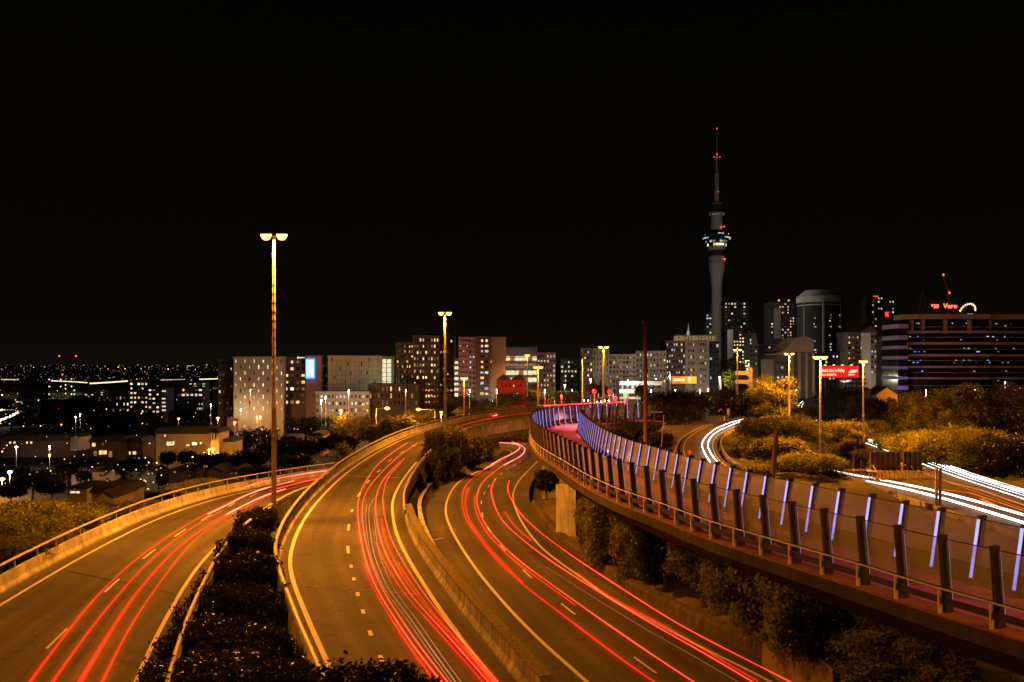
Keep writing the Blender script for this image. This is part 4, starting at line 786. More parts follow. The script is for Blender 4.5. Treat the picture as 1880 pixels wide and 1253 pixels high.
for px, pt, D, w, hp, lab in [(845, 722, 330, 60, 34, 'left of the red house'), (890, 728, 320, 70, 34, 'below the pale purple block'), (935, 716, 315, 60, 40, 'in front of the red house'), (975, 708, 340, 50, 40, 'under the car park floors'), (1000, 706, 350, 50, 38, 'right of the lamp by the red house'), (1040, 712, 345, 56, 36, 'under the green topped block'),
        (870, 745, 270, 70, 24, 'low behind the viaduct parapet'), (935, 742, 275, 80, 22, 'low behind the red trails'), (1095, 700, 340, 40, 36, 'behind the traffic lights'), (1178, 705, 350, 20, 30, 'small bright green beside the brown pole')]:
    tpx('tree ' + lab, px, pt, D, w, hp, m=leaf_lit if 'bright' in lab or 'lamp' in lab else leaf_g, n=5000, group=G, kind='bush')
# conifer with layered boughs
c = at(1573, 612, 330); root = empty('conifer', (c.x, 330, -25)); H = c.z + 25; mb = MB(); mb.tube((0, 0, 0), (0, 0, H), .35, .05, 8); mb.build('trunk', bark, root)
L = []
for k in range(13):
    z = H * (.42 + .57 * k / 13); q = 4.6 * (1 - k / 14)
    for a in range(7): b = a * .9 + k; L.append((q * .62 * math.cos(b), q * .62 * math.sin(b), z - .25 * q, q * .38, q * .38, .22))
o = put('crown', leaf_mesh('crown', L, 9000, .16, leaf_g, 5, fill=.6), root); tag(root, 'tall conifer with layered boughs in front of the red billboard', 'tree')
# scrub
def scrub(n, rects, size, m, seed, hgt=.5):
    rg = np.random.default_rng(seed); P = []
    while len(P) < n:
        x0, x1, y0, y1 = rects[rg.integers(len(rects))]; x, y = rg.uniform(x0, x1), rg.uniform(y0, y1); P.append((x, y, ground_z(x, y)))
    return [(x, y, z + .1, s, s, s * hgt) for (x, y, z), s in zip(P, rg.uniform(.3, 1.0, n))]
def near_road(x, y):
    for Lq, w in ((M_left, 2.5), (M_right, 2.5), (L_out, 3), (L_in, 3), (R_left, 4.5), (R_right, 3.5)):
        if min((p.x - x) ** 2 + (p.y - y) ** 2 for p in Lq[::4]) < w * w: return True
    C = [(a + b) / 2 for a, b in zip(fit(R_left, 40), fit(R_right, 40))]
    return min((p.x - x) ** 2 + (p.y - y) ** 2 for p in C) < 36
L = [q for q in scrub(900, [(2, 34, 40, 120), (-26, -10, 50, 110), (8, 60, 150, 230), (60, 110, 170, 300), (40, 120, 120, 330), (40, 120, 120, 330), (100, 170, 180, 330)], .1, leaf_g, 3) if not near_road(q[0], q[1])]
o = put('undergrowth', leaf_mesh('undergrowth', L, 70000, .16, leaf_lit, 8, fill=.9)); tag(o, 'dry grass and low scrub covering the banks between the ramps', 'undergrowth', kind='stuff')

# ------------------------------------------------------------------ buildings
GB = -34.0
def solid(px0, px1, yt, D, depth, m, name='wall', parent=None, yb=None, x_off=0):
    x0, x1 = (px0 - CX) / F * D, (px1 - CX) / F * D; zt = -(yt - HZ) / F * D; zb = GB if yb is None else -(yb - HZ) / F * D
    mb = MB(); mb.box(((x0 + x1) / 2, D + depth / 2, (zt + zb) / 2), (x1 - x0, depth, zt - zb)); return mb, (x0, x1, zb, zt)
WM = {}
def win_mesh(w, h, kind):
    k = (round(w, 2), round(h, 2), kind)
    if k not in WM:
        t = min(.12, w * .12); mb = MB()
        mb.box((0, 0, h / 2 - t / 2), (w, .16, t)); mb.box((0, 0, -h / 2 + t / 2), (w, .16, t)); mb.box((-w / 2 + t / 2, 0, 0), (t, .15, h - 2 * t)); mb.box((w / 2 - t / 2, 0, 0), (t, .15, h - 2 * t))
        if w > 1.6: mb.box((0, 0, 0), (t * .7, .14, h - 2 * t))
        mb.box((0, .03, 0), (w - 2 * t, .05, h - 2 * t), 1); WM[k] = mb.build('window', [frame_m, PANE[kind]], link=False)
    return WM[k]
def pick(rg, pl, table):
    if rg.random() > pl: return 'off' if rg.random() < .8 else 'gloom'
    r = rg.random(); s = sum(w for _, w in table) * r
    for k, w in table:
        s -= w
        if s <= 0: return k
    return table[0][0]
WARM = [('warm', 5), ('dim', 4), ('pale', 2), ('hot', 1), ('cool', .6)]
def block(label, px0, px1, yt, yb, D, m, cols, rows, pl=.3, table=WARM, depth=16, ww=.6, wh=.5, seed=1, slabs=0, piers=0, group=None, name='apartment_block', cat='building', balc=None, parapet=True, x0f=0.0, x1f=1.0, wins=None, yw=None, top=None, roof_box=None):
    """px/row box of the facade facing the camera; windows each a part; the body goes on down to the city ground"""
    root = empty(name, ((px0 + px1) / 2 / F * D - CX / F * D, D, GB)); L0 = root.location.copy(); rg = random.Random(seed)
    mb, (x0, x1, zb, zt) = solid(px0, px1, yt, D, depth, m); wd = x1 - x0; zlow = -(yb - HZ) / F * D; hh = (zt - zlow) / rows; cw = wd * (x1f - x0f) / cols
    mb.v = [(a - L0.x, b - L0.y, c - L0.z) for a, b, c in mb.v]
    def lc(x, y, z): return (x - L0.x, y - L0.y, z - L0.z)
    if slabs:
        for r in range(rows + 1): mb.box(lc((x0 + x1) / 2, D - slabs / 2 + .1, zt - r * hh - .12), (wd + .1, slabs + .2, .25))
    if piers:
        for c in range(cols + 1): mb.box(lc(x0 + wd * x0f + c * cw, D - piers / 2 + .08, (zt + zlow) / 2 - .1), (.35, piers + .16, zt - zlow - .2))
    mb.build('wall', m, root)
    if parapet: q = MB(); q.box(lc((x0 + x1) / 2, D + depth / 2, zt + .3), (wd + .4, depth + .4, .6)); q.build('roof', m if parapet is True else parapet, root)
    if roof_box:
        for (a, b, h) in roof_box: q = MB(); xa, xb = x0 + wd * a, x0 + wd * b; q.box(lc((xa + xb) / 2, D + depth * .5, zt + .6 + h / 2), (xb - xa, depth * .5, h)); q.build('roof_plant', wall['dark'], root)
    W_, H_ = cw * ww, hh * wh; items = []
    for r in range(rows):
        for c in range(cols):
            if wins and not wins(c, r): continue
            items.append((x0 + wd * x0f + (c + .5) * cw, zt - (r + .5) * hh, pick(rg, pl(c, r) if callable(pl) else pl, table)))
    items.sort(key=lambda t: t[2] in ('off', 'gloom'))
    for x, z, k in items[:99]: o_ = put('window', win_mesh(W_, H_, k), root, lc(x, D - .06, z)); o_.scale = (rg.choice([1, 1, .8, .62]), 1, rg.choice([1, 1, .85, 1.12]))
    rest = items[99:]
    if rest:
        q = MB()
        for x, z, k in rest: q.box(lc(x, D - .02, z), (W_, .08, H_))
        o = q.build('windows', glass_dark, root); o['kind'] = 'stuff'
    if balc:
        bm_ = MB(); bw = cw * .9; bm_.box((0, -.55, -.08), (bw, 1.1, .16)); bm_.box((0, -1.06, .5), (bw, .06, .95)); me = bm_.build('balcony', wall[balc[1]], link=False)
        n = 0
        for r in range(rows):
            for c in balc[0]:
                if n < 98: put('balcony', me, root, lc(x0 + wd * x0f + (c + .5) * cw, D - .05, zt - (r + 1) * hh + .1)); n += 1
    tag(root, label, cat, group); root['_z'] = 0; del root['_z']; return root, L0, (x0, x1, zlow, zt)
def add(parent_info, name, mesh_builder, m):
    root, L0, _ = parent_info; mesh_builder.v = [(a - L0.x, b - L0.y, c - L0.z) for a, b, c in mesh_builder.v]; return mesh_builder.build(name, m, root)
def wbox(px0, px1, y0, y1, D, t, push=0.0):
    x0, x1 = (px0 - CX) / F * D, (px1 - CX) / F * D; z1, z0 = -(y0 - HZ) / F * D, -(y1 - HZ) / F * D
    mb = MB(); mb.box(((x0 + x1) / 2, D - push - t / 2, (z0 + z1) / 2), (x1 - x0, t, z1 - z0)); return mb
LONG = 'wings of the long pale apartment complex'
def slot(c, r): return (c + r) % 2 == 0
block('pale windowless looking wing with rows of staggered lit slots left of the tallest lamp'.replace('windowless looking ', ''), 429, 521, 658, 756, 352, wall['pale'], 11, 9, .82, [('pale', 6), ('hot', 3)], ww=.28, wh=.62, seed=3, wins=slot, group=LONG, depth=14)
block('dark balconied wing between the slotted wing and the blue lit sign', 521, 562, 659, 745, 356, wall['brown'], 4, 7, .42, seed=9, slabs=.5, group=LONG, depth=12, ww=.7)
b = block('plain narrow pale wing carrying the blue lit sign', 562, 590, 656, 745, 351, wall['purple'], 1, 1, 0, seed=1, wins=lambda c, r: False, group=LONG, depth=12)
s = empty('lit_sign', at(569.5, 677, 350.6)); mb = MB(); mb.box((0, 0, 0), (3.6, .3, 7.9)); mb.build('frame', emis('sign_blue', (.05, .38, 1), 2.2), s); mb = MB(); mb.box((0, -.17, .1), (2.7, .08, 6.6)); mb.build('panel', emis('sign_white', (.75, .9, 1), 1.5), s)
mb = MB()
for x, z, w, h in ((-.9, .6, .35, .35), (.1, .7, .3, .3), (.35, -.9, .12, 1.6), (-.85, -1.3, .25, 1.1), (.1, 2.3, .2, .3), (.65, 2.3, .25, .4), (-.45, 2.0, .18, 1.5)): mb.box((x, -.23, z), (w, .04, h))
mb.build('figures', wall['charcoal'], s); mb = MB(); mb.lathe([(.3, 0), (.3, .05)], (0, 0, 0), 10); o = mb.build('red_dot', PANE['red'], s, loc=(.3, -.25, -2.2)); o.rotation_euler = (R(90), 0, 0)
tag(s, 'tall blue framed lit sign with white face on the pale apartment wing', 'sign')
s = empty('roof_sign', at(553, 657, 355)); mb = MB(); mb.box((0, .1, 0), (3.4, .1, .7)); mb.build('board', wall['charcoal'], s)
mb = MB(); mb.box((-1.3, -.02, 0), (.42, .08, .8)); [mb.box((-.8 + .42 * i, -.02, .02), (.26, .08, .42)) for i in range(6)]; mb.build('lettering', PANE['hot'], s); tag(s, 'small white lit lettering on the roof edge left of the blue sign', 'sign')
block('dark recessed stair slot between the pale wings', 590, 602, 659, 730, 354, wall['charcoal'], 2, 8, .12, seed=4, group=LONG, depth=10)
b = block('broad beige panelled wing with scattered dark slots', 602, 701, 656, 722, 348, wall['pale'], 20, 8, 0, seed=5, ww=.36, wh=.75, wins=lambda c, r: (c, r) in {(1, 0), (15, 0), (7, 1), (12, 1), (4, 2), (8, 3), (12, 3), (14, 3), (2, 4), (6, 5), (11, 5), (17, 5), (19, 3), (18, 0)}, group=LONG, depth=16)
mb = MB()
for i in range(1, 8):
    x0, x1, zl, zt = b[2]; z = zt - (zt - zl) * i / 8; mb.box(((x0 + x1) / 2, 348 - .02, z), (x1 - x0, .06, .09))
for i in range(1, 12): x = x0 + (x1 - x0) * i / 12; mb.box((x, 348 - .025, (zt + zl) / 2), (.08, .07, zt - zl))
add(b, 'panel_joints', mb, wall['brown'])
b = block('stair end of the beige wing with columns of bright greenish yellow lamps', 701, 724, 657, 722, 350, wall['green'], 2, 1, 0, seed=6, wins=lambda c, r: False, group=LONG, depth=12)
for r in range(6):
    for c in (0, 1):
        mb = wbox(702 + c * 9, 709 + c * 9, 660 + r * 8.2, 667 + r * 8.2, 350, .3, .05); add(b, 'landing', mb, emis('landing_glow_%d%d' % (r, c), (1, .92, .5), 1.0 if r in (0, 5) else 2.2, patchy=.3) if False else PANE['pale'])
block('low dark building with roof terrace in front of the beige wing', 676, 768, 708, 746, 325, wall['dark'], 12, 3, .3, seed=7, ww=.5, wh=.65, depth=14, slabs=.6, piers=.5, name='low_building')
block('low grey shop building with pale canopy below the blue sign', 580, 678, 722, 760, 322, wall['grey'], 14, 3, .22, [('cool', 2), ('warm', 2), ('pale', 2)], seed=8, depth=12, name='shop_building', slabs=.4)
DK = 'dark brown apartment towers left of the purple block'
block('shorter dark brown apartment tower with few warm windows', 728, 759, 632, 742, 342, wall['brown'], 7, 12, lambda c, r: .42 if r < 5 else .12, seed=11, group=DK, piers=.35, ww=.7)
block('taller dark brown apartment tower right behind the second lamp', 759, 806, 619, 745, 338, wall['brown'], 9, 11, lambda c, r: .42 if r < 7 else .15, seed=12, group=DK, slabs=.4, ww=.62, piers=.4, roof_box=[(.5, .98, 1.2)])
block('narrow dark glazed tower strip with grey fins right of the second lamp', 806, 832, 622, 742, 345, wall['dark'], 4, 12, .18, [('cool', 1), ('warm', 2)], seed=13, group=DK, piers=.4, roof_box=[(.2, .6, 1.5)])
b = block('narrow stair tower with a stack of bright cream windows', 833, 843, 661, 740, 346, wall['pale'], 1, 8, 1.0, [('hot', 1), ('pale', 3)], seed=14, ww=.85, wh=.7, depth=8)
PB = 'wings of the pale purple apartment block'
block('left balconied wing of the pale purple apartment block', 842, 873, 622, 738, 335, wall['purple'], 5, 12, .32, [('cool', 2), ('warm', 3), ('pale', 2)], seed=15, group=PB, balc=((0, 1, 2), 'purple'), ww=.6)
block('middle glazed strip of the pale purple apartment block', 873, 899, 621, 738, 334.5, wall['brown'], 2, 12, .45, [('cool', 3), ('warm', 3), ('pale', 2)], seed=16, group=PB, x0f=.3, x1f=.95, ww=.85, wh=.55, slabs=.3)
block('blank grey right wing of the pale purple apartment block', 899, 928, 622, 735, 336, wall['grey'], 6, 12, .5, [('pale', 2), ('dim', 2)], seed=17, group=PB, wins=lambda c, r: c == 0, ww=.4, wh=.4)
# red house
root = empty('red_house', at(938, 734, 318)); mb = MB(); w = 10.6; h = 7.2; mb.box((0, 4, h / 2 - 2), (w, 8, h + 4)); mb.build('wall', wall['red'], root)
mb = MB(); mb.prism([(-5.6, h), (-2.6, h + 2.1), (-.1, h + .3), (-.1, h), (-5.6, h)][:4], -.4, 8.4); mb.prism([(.2, h), (.2, h + .3), (3.1, h + 2.1), (5.6, h)], -.4, 8.4); mb.build('roof', roof_m, root)
for i in range(7): put('window', win_mesh(.6, .9, 'warm' if i == 4 else 'off'), root, (-4.2 + i * 1.3, -.06, h - 2.2))
for i in range(2): put('window', win_mesh(.9, 1.8, 'warm'), root, (1.2 + i * 1.1, -.08, 1.6))
tag(root, 'red walled house with two dark gabled roofs below the purple block', 'house')
b = block('car park like block with bright lit open floors', 928, 986, 640, 706, 372, wall['white'], 8, 4, .0, seed=18, slabs=.9, wins=lambda c, r: False, depth=18, name='car_park')
for r in range(4):
    for c in range(7):
        y0 = 655 + r * 13; mb = wbox(929 + c * 8.1, 936.6 + c * 8.1, y0, y0 + 7.5, 372, .25, .03); add(b, 'lit_bay', mb, PANE[['warm', 'pale', 'pale', 'dim'][(r + c * 3) % 4 if r != 1 else 3]])
block('white block with purple tint right of the lit car park', 986, 1020, 650, 712, 368, wall['purple'], 6, 7, .35, [('warm', 3), ('pale', 2), ('violet', 1)], seed=19, depth=14, ww=.45)
block('low block with greenish top band and glowing lobby', 1029, 1066, 661, 712, 420, wall['green'], 6, 6, .3, [('pale', 3), ('warm', 2)], seed=20, depth=14, slabs=.3)
MID = 'brownish mid rise blocks behind the traffic lights'
block('dark balconied block left of the lamp by the traffic lights', 1066, 1088, 642, 728, 395, wall['brown'], 4, 8, .28, seed=21, group=MID, balc=((1, 2), 'brown'))
block('tan block directly behind the lamp by the traffic lights', 1088, 1118, 643, 728, 398, wall['tan'], 5, 8, .12, [('cool', 2), ('dim', 3)], seed=22, group=MID, ww=.35, slabs=.4)
block('tan block with two lit top left windows', 1118, 1167, 653, 722, 400, wall['tan'], 8, 8, lambda c, r: .85 if (c in (1, 2) and r in (0, 1)) else .22, seed=23, group=MID, ww=.5, piers=.35, balc=((3, 6), 'tan'), roof_box=[(.1, .5, 1)])
block('block with glazed roof floor behind the tall brown pole', 1167, 1223, 647, 705, 408, wall['tan'], 9, 6, .25, [('warm', 3), ('cool', 1), ('pale', 2)], seed=24, group=MID, ww=.5, slabs=.3)
block('large tan apartment block below the small lit spire, left half', 1223, 1258, 628, 700, 415, wall['brown'], 8, 7, .42, [('warm', 3), ('pale', 3), ('cool', 1)], seed=25, group='halves of the large tan apartment block', ww=.6, balc=((2, 5), 'brown'))
b = block('large tan apartment block below the small lit spire, right half', 1258, 1302, 627, 708, 414, wall['tan'], 10, 7, .2, [('warm', 3), ('cool', 2), ('pale', 2)], seed=26, group='halves of the large tan apartment block', ww=.5, wh=.42, wins=lambda c, r: c % 5 in (1, 2, 3))
block('dark glazed end bay of the large tan apartment block', 1302, 1320, 629, 712, 416, wall['charcoal'], 3, 7, .15, [('cool', 1)], seed=27, ww=.8, slabs=.25)
mb = MB(); x = lambda px: (px - CX) / F * 418; mb.box(((x(1240) + x(1311)) / 2, 418, -(622 - HZ) / F * 418), (x(1311) - x(1240), 8, 2.2)); root = empty('roof_storey', (0, 0, 0)); o = mb.build('glazing', PANE['dim'], root)
for i in range(12): mb = MB(); mb.box((x(1243 + i * 6), 413.9, 12.6), (.25, .2, 2.6)); mb.build('mullion', frame_m, root)
mb = MB(); mb.box(((x(1240) + x(1311)) / 2, 418, 14.0), (x(1313) - x(1238), 8.6, .3)); mb.build('roof', wall['grey'], root); tag(root, 'lit glass roof storey on top of the large tan apartment block', 'roof storey')
sp_ = at(1264, 617, 600); mb = MB(); mb.lathe([(1.9, -26), (1.7, -3), (1.2, 0), (.9, 3), (.35, 7), (.08, 9)], tuple(sp_), 8); tag(mb.build('spire', PANE['gloom'] if False else wall['white']), 'small white floodlit spire above the large tan block', 'spire')
point(tuple(sp_ + Vector((-6, -8, 0))), (1, .9, .75), 1800, .3, name='spire_floodlight')
# sky tower
D = 1000.0; X = (1316 - CX) / F * D; root = empty('observation_tower', (X, D, GB)); zz = lambda py: -(py - HZ) / F * D - GB
tw = mat('tower_concrete', (.42, .40, .36), .85, var=.12, scale=.12, stretch=(1, 1, .3))
def ring(name, pr, m, n=28, parent=root): mb = MB(); mb.lathe([(r, zz(py)) for r, py in pr], n=n); return mb.build(name, m, parent, smooth=False)
ring('shaft', [(6.6, 724), (6.4, 620), (6.0, 560), (5.9, 530), (7.0, 510), (8.9, 494)], tw)
mb = MB()
for k in range(8): a = k * math.pi / 4 + .2; mb.tube((10.5 * math.cos(a), 10.5 * math.sin(a), 0), (6.3 * math.cos(a), 6.3 * math.sin(a), zz(655)), 1.5, .8, 8)
mb.build('leg_ring', tw, root)
ring('collar', [(8.9, 494), (9.1, 490), (9.5, 476), (9.6, 472), (9.0, 471)], tw)
mb = MB()
for py in (484, 480, 475): mb.lathe([(9.75, zz(py)), (9.75, zz(py) + .5)], n=28)
mb.build('collar_band', wall['dark'], root)
ring('neck', [(8.2, 471), (8.2, 460)], wall['charcoal']); ring('pod_base', [(9.0, 460), (9.6, 456), (9.8, 453)], tw)
ring('pod_deck', [(9.8, 453), (10.6, 449), (12.2, 444), (13.0, 441), (15.6, 437), (16.6, 435.5), (16.8, 434), (13.0, 432), (9.5, 428), (8.5, 424)], wall['charcoal'])
rg = random.Random(4)
for py, r, n, ph, ks in ((450.5, 10.3, 20, 2.6, ('hot', 'warm', 'pale', 'off')), (445, 12.1, 20, 2.2, ('cool', 'off', 'dim', 'blue')), (438.5, 15.1, 26, 1.4, ('pale', 'off', 'cool', 'off')), (431.5, 13.0, 22, 1.6, ('pale', 'cool', 'off', 'off'))):
    for k in range(n):
        a = 2 * math.pi * (k + .5) / n
        if math.sin(a) < .25:
            mb = MB(); mb.box((0, 0, 0), (2 * math.pi * r / n * .8, .3, ph)); o = mb.build('window', PANE[rg.choice(ks)], root, loc=((r + .25) * math.cos(a), (r + .25) * math.sin(a), zz(py))); o.rotation_euler = (0, 0, a + math.pi / 2)
ring('upper_shaft', [(7.2, 424), (6.6, 410), (6.4, 398)], wall['dark'] if False else tw); ring('upper_deck', [(6.4, 398), (7.6, 396), (9.6, 392), (9.6, 391), (6.6, 390)], wall['grey'])
for k in range(16):
    a = 2 * math.pi * k / 16
    if math.sin(a) < .2: mb = MB(); mb.box((0, 0, 0), (1.6, .3, 1.4)); o = mb.build('window', PANE[rg.choice(['warm', 'cool', 'off', 'blue', 'pale'])], root, loc=(7.9 * math.cos(a), 7.9 * math.sin(a), zz(394.4))); o.rotation_euler = (0, 0, a + math.pi / 2)
ring('upper_shaft', [(6.2, 390), (4.6, 376)], wall['dark']); ring('ring_platform', [(3.6, 376), (5.4, 375), (5.4, 373.5), (3.0, 373)], wall['grey'])
ring('mast', [(2.6, 373), (2.4, 345), (2.3, 318), (1.3, 317), (1.1, 290), (.8, 289), (.6, 262), (.35, 238)], tw, 12); ring('mast_platform', [(1.2, 290), (3.4, 289.5), (3.4, 288.3), (1.0, 288)], wall['grey'], 12)
for x, py, r in ((0, 237, .9), (-.3, 289, 1.2), (3.2, 289, .7), (-3.4, 289, .7), (0, 284, .9), (1.0, 353, 1.3), (6.5, 418.5, 1.1), (3.4, 419.5, .9), (6.8, 478, 1.5)):
    mb = MB(); r *= .62; mb.lathe([(r * .3, -r), (r, 0), (r * .3, r)], n=10); mb.build('beacon', red_beacon, root, loc=(x, -1.5 if py < 360 else -7.8 if py < 430 else -8.6, zz(py)))
tag(root, 'very tall slender observation tower with a ringed pod and red lit mast', 'tower')
point((X - 60, D - 170, 45), (1, .86, .7), 70000, 2, name='tower_floodlight'); point((X + 30, D - 120, 120), (.9, .85, .8), 9000, 2, name='tower_floodlight')
# skyline towers
block('slim slab with dim white floors left of the observation tower', 1296, 1313, 577, 640, 1060, wall['grey'], 3, 12, .3, [('cool', 2), ('pale', 2)], seed=31, depth=25, slabs=.6, name='office_tower', cat='tower block', ww=.8)
b = block('black glass tower right of the observation tower with a few lights at its top', 1330, 1375, 555, 640, 980, wall['charcoal'], 8, 14, lambda c, r: .55 if r == 0 else .10, [('pale', 3), ('warm', 2), ('cool', 1)], seed=32, depth=30, slabs=.3, name='office_tower', cat='tower block', ww=.6)
block('squat tower with stacked cream windows in front of the black glass tower', 1346, 1377, 606, 668, 760, wall['grey'], 6, 10, .45, [('hot', 1), ('warm', 3), ('pale', 2)], seed=33, depth=20, name='apartment_tower', cat='tower block')
root = empty('curved_block', at(1388, 700, 740)); mb = MB(); k = 740 / F; mb.prism([(-12 * k, -20 * k), (16 * k, -20 * k), (10 * k, 40 * k), (4 * k, 60 * k), (0, 88 * k), (-12 * k, 88 * k)], 0, 14); mb.build('wall', wall['white'], root)
for r in range(9): put('window', win_mesh(1.4, 2.0, 'cool' if r % 3 else 'off'), root, (-10 * k, -.1, (82 - r * 6.5) * k))
tag(root, 'white tower with concave sloping right side beside the black glass tower', 'tower block')
block('pale gridded block under the concave white tower', 1377, 1403, 634, 672, 560, wall['white'], 6, 5, .22, seed=34, depth=14, ww=.6, piers=.2)
b = block('dim apartment tower with scattered orange windows, grey strip and two red beacons', 1415, 1459, 556, 624, 900, wall['dark'], 9, 13, lambda c, r: 0 if c in (1, 2) else .42, [('warm', 4), ('hot', 1), ('pale', 2), ('dim', 2)], seed=35, depth=24, slabs=.4, name='apartment_tower', cat='tower block', ww=.6)
add(b, 'grey_strip', wbox(1421, 1433, 566, 622, 900, 1.0), wall['grey'])
for px in (1430, 1448): c = at(px, 552, 900); mb = MB(); mb.lathe([(.4, -.9), (1.0, 0), (.4, .9)], n=8); mb.v = [(a + c.x, q + c.y, w + c.z) for a, q, w in mb.v]; add(b, 'beacon', mb, red_beacon)
# curved top office tower
root = empty('office_tower', at(1505, 700, 850)); k = 850 / F; n = 18; mb = MB()
for z0, z1, r in ((-20, 148, 40),): mb.lathe([(r * k, z0 * k), (r * k, z1 * k)], n=36)
mb.build('wall', wall['charcoal'], root); mb = MB(); mb.lathe([(41.5 * k, 143 * k), (41.5 * k, 148 * k), (41.0 * k, 154 * k), (36 * k, 158 * k), (34 * k, 160 * k), (26 * k, 166 * k)], n=36)
mb.lathe([(40.6 * k, 137 * k), (40.6 * k, 139 * k)], n=36); mb.build('roof', wall['white'], root)
mb = MB()
for a, w in ((-150, 2), (-100, 2.4), (-93, .0), (-48, 2.4), (-30, 1.4)):
    if w: a = R(a); mb.tube((40 * k * math.cos(a), 40 * k * math.sin(a), -20 * k), (40 * k * math.cos(a), 40 * k * math.sin(a), 145 * k), w * k, w * k, 6)
mb.build('pier', wall['grey'], root); mb = MB()
for r in range(26): mb.lathe([(40.3 * k, (2 + r * 5.2) * k), (40.3 * k, (2.4 + r * 5.2) * k)], n=36, cap=False)
mb.build('floor_band', wall['dark'], root)
rg = random.Random(3)
for i in range(46):
    a = R(rg.choice([-122, -120, -84, -82, -52, -50]) + rg.uniform(-1.5, 1.5)); z = rg.choice(range(24)); mb = MB(); mb.box((0, 0, 0), (.9, .4, 1.1)); o = mb.build('window', PANE[rg.choice(['cool', 'dim', 'pale', 'cool'])], root, loc=(40.5 * k * math.cos(a), 40.5 * k * math.sin(a), (4.6 + z * 5.2) * k)); o.rotation_euler = (0, 0, a + math.pi / 2)
tag(root, 'large dark glass tower with white rounded crown and pale piers', 'tower block')
b = block('slim dark tower with red beacon and lit top floor right of the rounded tower', 1600, 1642, 545, 640, 880, wall['charcoal'], 8, 15, lambda c, r: .9 if (r == 0 and 1 < c < 4) else .25, [('pale', 3), ('warm', 2), ('cool', 1)], seed=37, depth=26, name='office_tower', cat='tower block')
add(b, 'red_light', wbox(1603, 1612, 543.5, 545.5, 880, .6), PANE['red']); add(b, 'red_light', wbox(1625, 1631, 573, 582, 880, .6, .1), PANE['red']); add(b, 'pier', wbox(1603.5, 1606, 546, 640, 880, 1.2), wall['pale'])
# right side mid blocks
root = empty('gabled_block', at(1586, 700, 420)); k = 420 / F; mb = MB(); mb.prism([(-30 * k, -40 * k), (31 * k, -40 * k), (31 * k, 84 * k), (14 * k, 103 * k), (-3 * k, 92 * k), (-3 * k, 90 * k), (-30 * k, 90 * k)], 0, 14); mb.build('wall', wall['pale'], root)
mb = MB(); mb.prism([(-32 * k, 90 * k), (-20 * k, 99 * k), (8 * k, 103 * k), (14 * k, 105 * k), (-3 * k, 93 * k), (-3 * k, 90 * k)], .2, 13); mb.build('roof', roof_m, root); rg = random.Random(8)
for r in range(9):
    for c in range(8): put('window', win_mesh(1.0, 1.1, pick(rg, .32, WARM)), root, ((-27 + c * 7.6) * k, -.06, (80 - r * 9.5) * k))
tag(root, 'pale apartment block with dark gabled roof right of the red billboard', 'building')
block('narrow white block with bay windows right of the gabled block', 1598, 1617, 613, 688, 385, wall['white'], 3, 8, .38, [('cool', 3), ('pale', 2)], seed=38, depth=10, ww=.7, slabs=.5)
b = block('narrow dark block carrying the zigzag lit fire stair', 1617, 1649, 622, 692, 380, wall['dark'], 4, 7, .2, seed=39, depth=10, wins=lambda c, r: c == 0)
for r in range(7):
    y = 622 + r * 9.4; D = 379; x0, x1 = (1631 - CX) / F * D, (1647 - CX) / F * D; z = -(y + 9 - HZ) / F * D
    mb = MB(); mb.box(((x0 + x1) / 2, D - .6, z), (x1 - x0, 1.2, .15)); mb.tube((x0, D - 1.1, z + (2.1 if r % 2 else 0)), (x1 - .8, D - 1.1, z + (0 if r % 2 else 2.1)), .1, .1, 5); add(b, 'stair_flight', mb, wall['tan'])
    mb = wbox(1632, 1644, y + 1.5, y + 8, D, .1); add(b, 'landing', mb, PANE['dim'])
    mb = MB(); mb.lathe([(.1, -.25), (.32, 0), (.1, .25)], n=8); mb.v = [(a + (1644 - CX) / F * D, q + D - 1.0, w + z + 1.9) for a, q, w in mb.v]; add(b, 'stair_lamp', mb, white_glow if r > 3 else lamp_glow)
block('dim white apartment slab left of the shell roofed hall', 1403, 1422, 634, 700, 480, wall['grey'], 3, 7, .3, [('cool', 2), ('warm', 2)], seed=41, depth=12, balc=((0, 1), 'grey'))
root = empty('shell_roof_hall', at(1466, 700, 400)); k = 400 / F; mb = MB(); mb.prism([(-46 * k, -30 * k), (28 * k, -30 * k), (28 * k, 56 * k), (-20 * k, 56 * k), (-46 * k, 40 * k)], 0, 20); mb.build('wall', wall['brown'], root)
mb = MB(); mb.prism([(-46 * k, 50 * k), (-26 * k, 56 * k), (-10 * k, 75 * k), (-6 * k, 80 * k), (14 * k, 82 * k), (27 * k, 76 * k), (27 * k, 54 * k), (-18 * k, 53 * k), (-30 * k, 48 * k)], -.5, 18); mb.build('roof', wall['tan'], root)
rg = random.Random(5)
for c in range(3):
    for r in range(5): put('window', win_mesh(1.1, 1.2, pick(rg, .5, [('cool', 3), ('pale', 2)])), root, ((-38 + c * 8) * k, -.06, (34 - r * 9) * k))

for i in range(4): mb = MB(); mb.box((0, -.3, 10 * k), (1.2, .6, 84 * k)); mb.build('pier', wall['tan'], root, loc=((-12 + i * 13) * k, 0, 0))
tag(root, 'hall with pale arched shell roof behind the twin lamps', 'hall')
block('low dark building between the shell hall and the red billboard', 1494, 1560, 650, 700, 430, wall['dark'], 10, 5, .22, [('warm', 2), ('cool', 2), ('red', .5)], seed=42, depth=14)
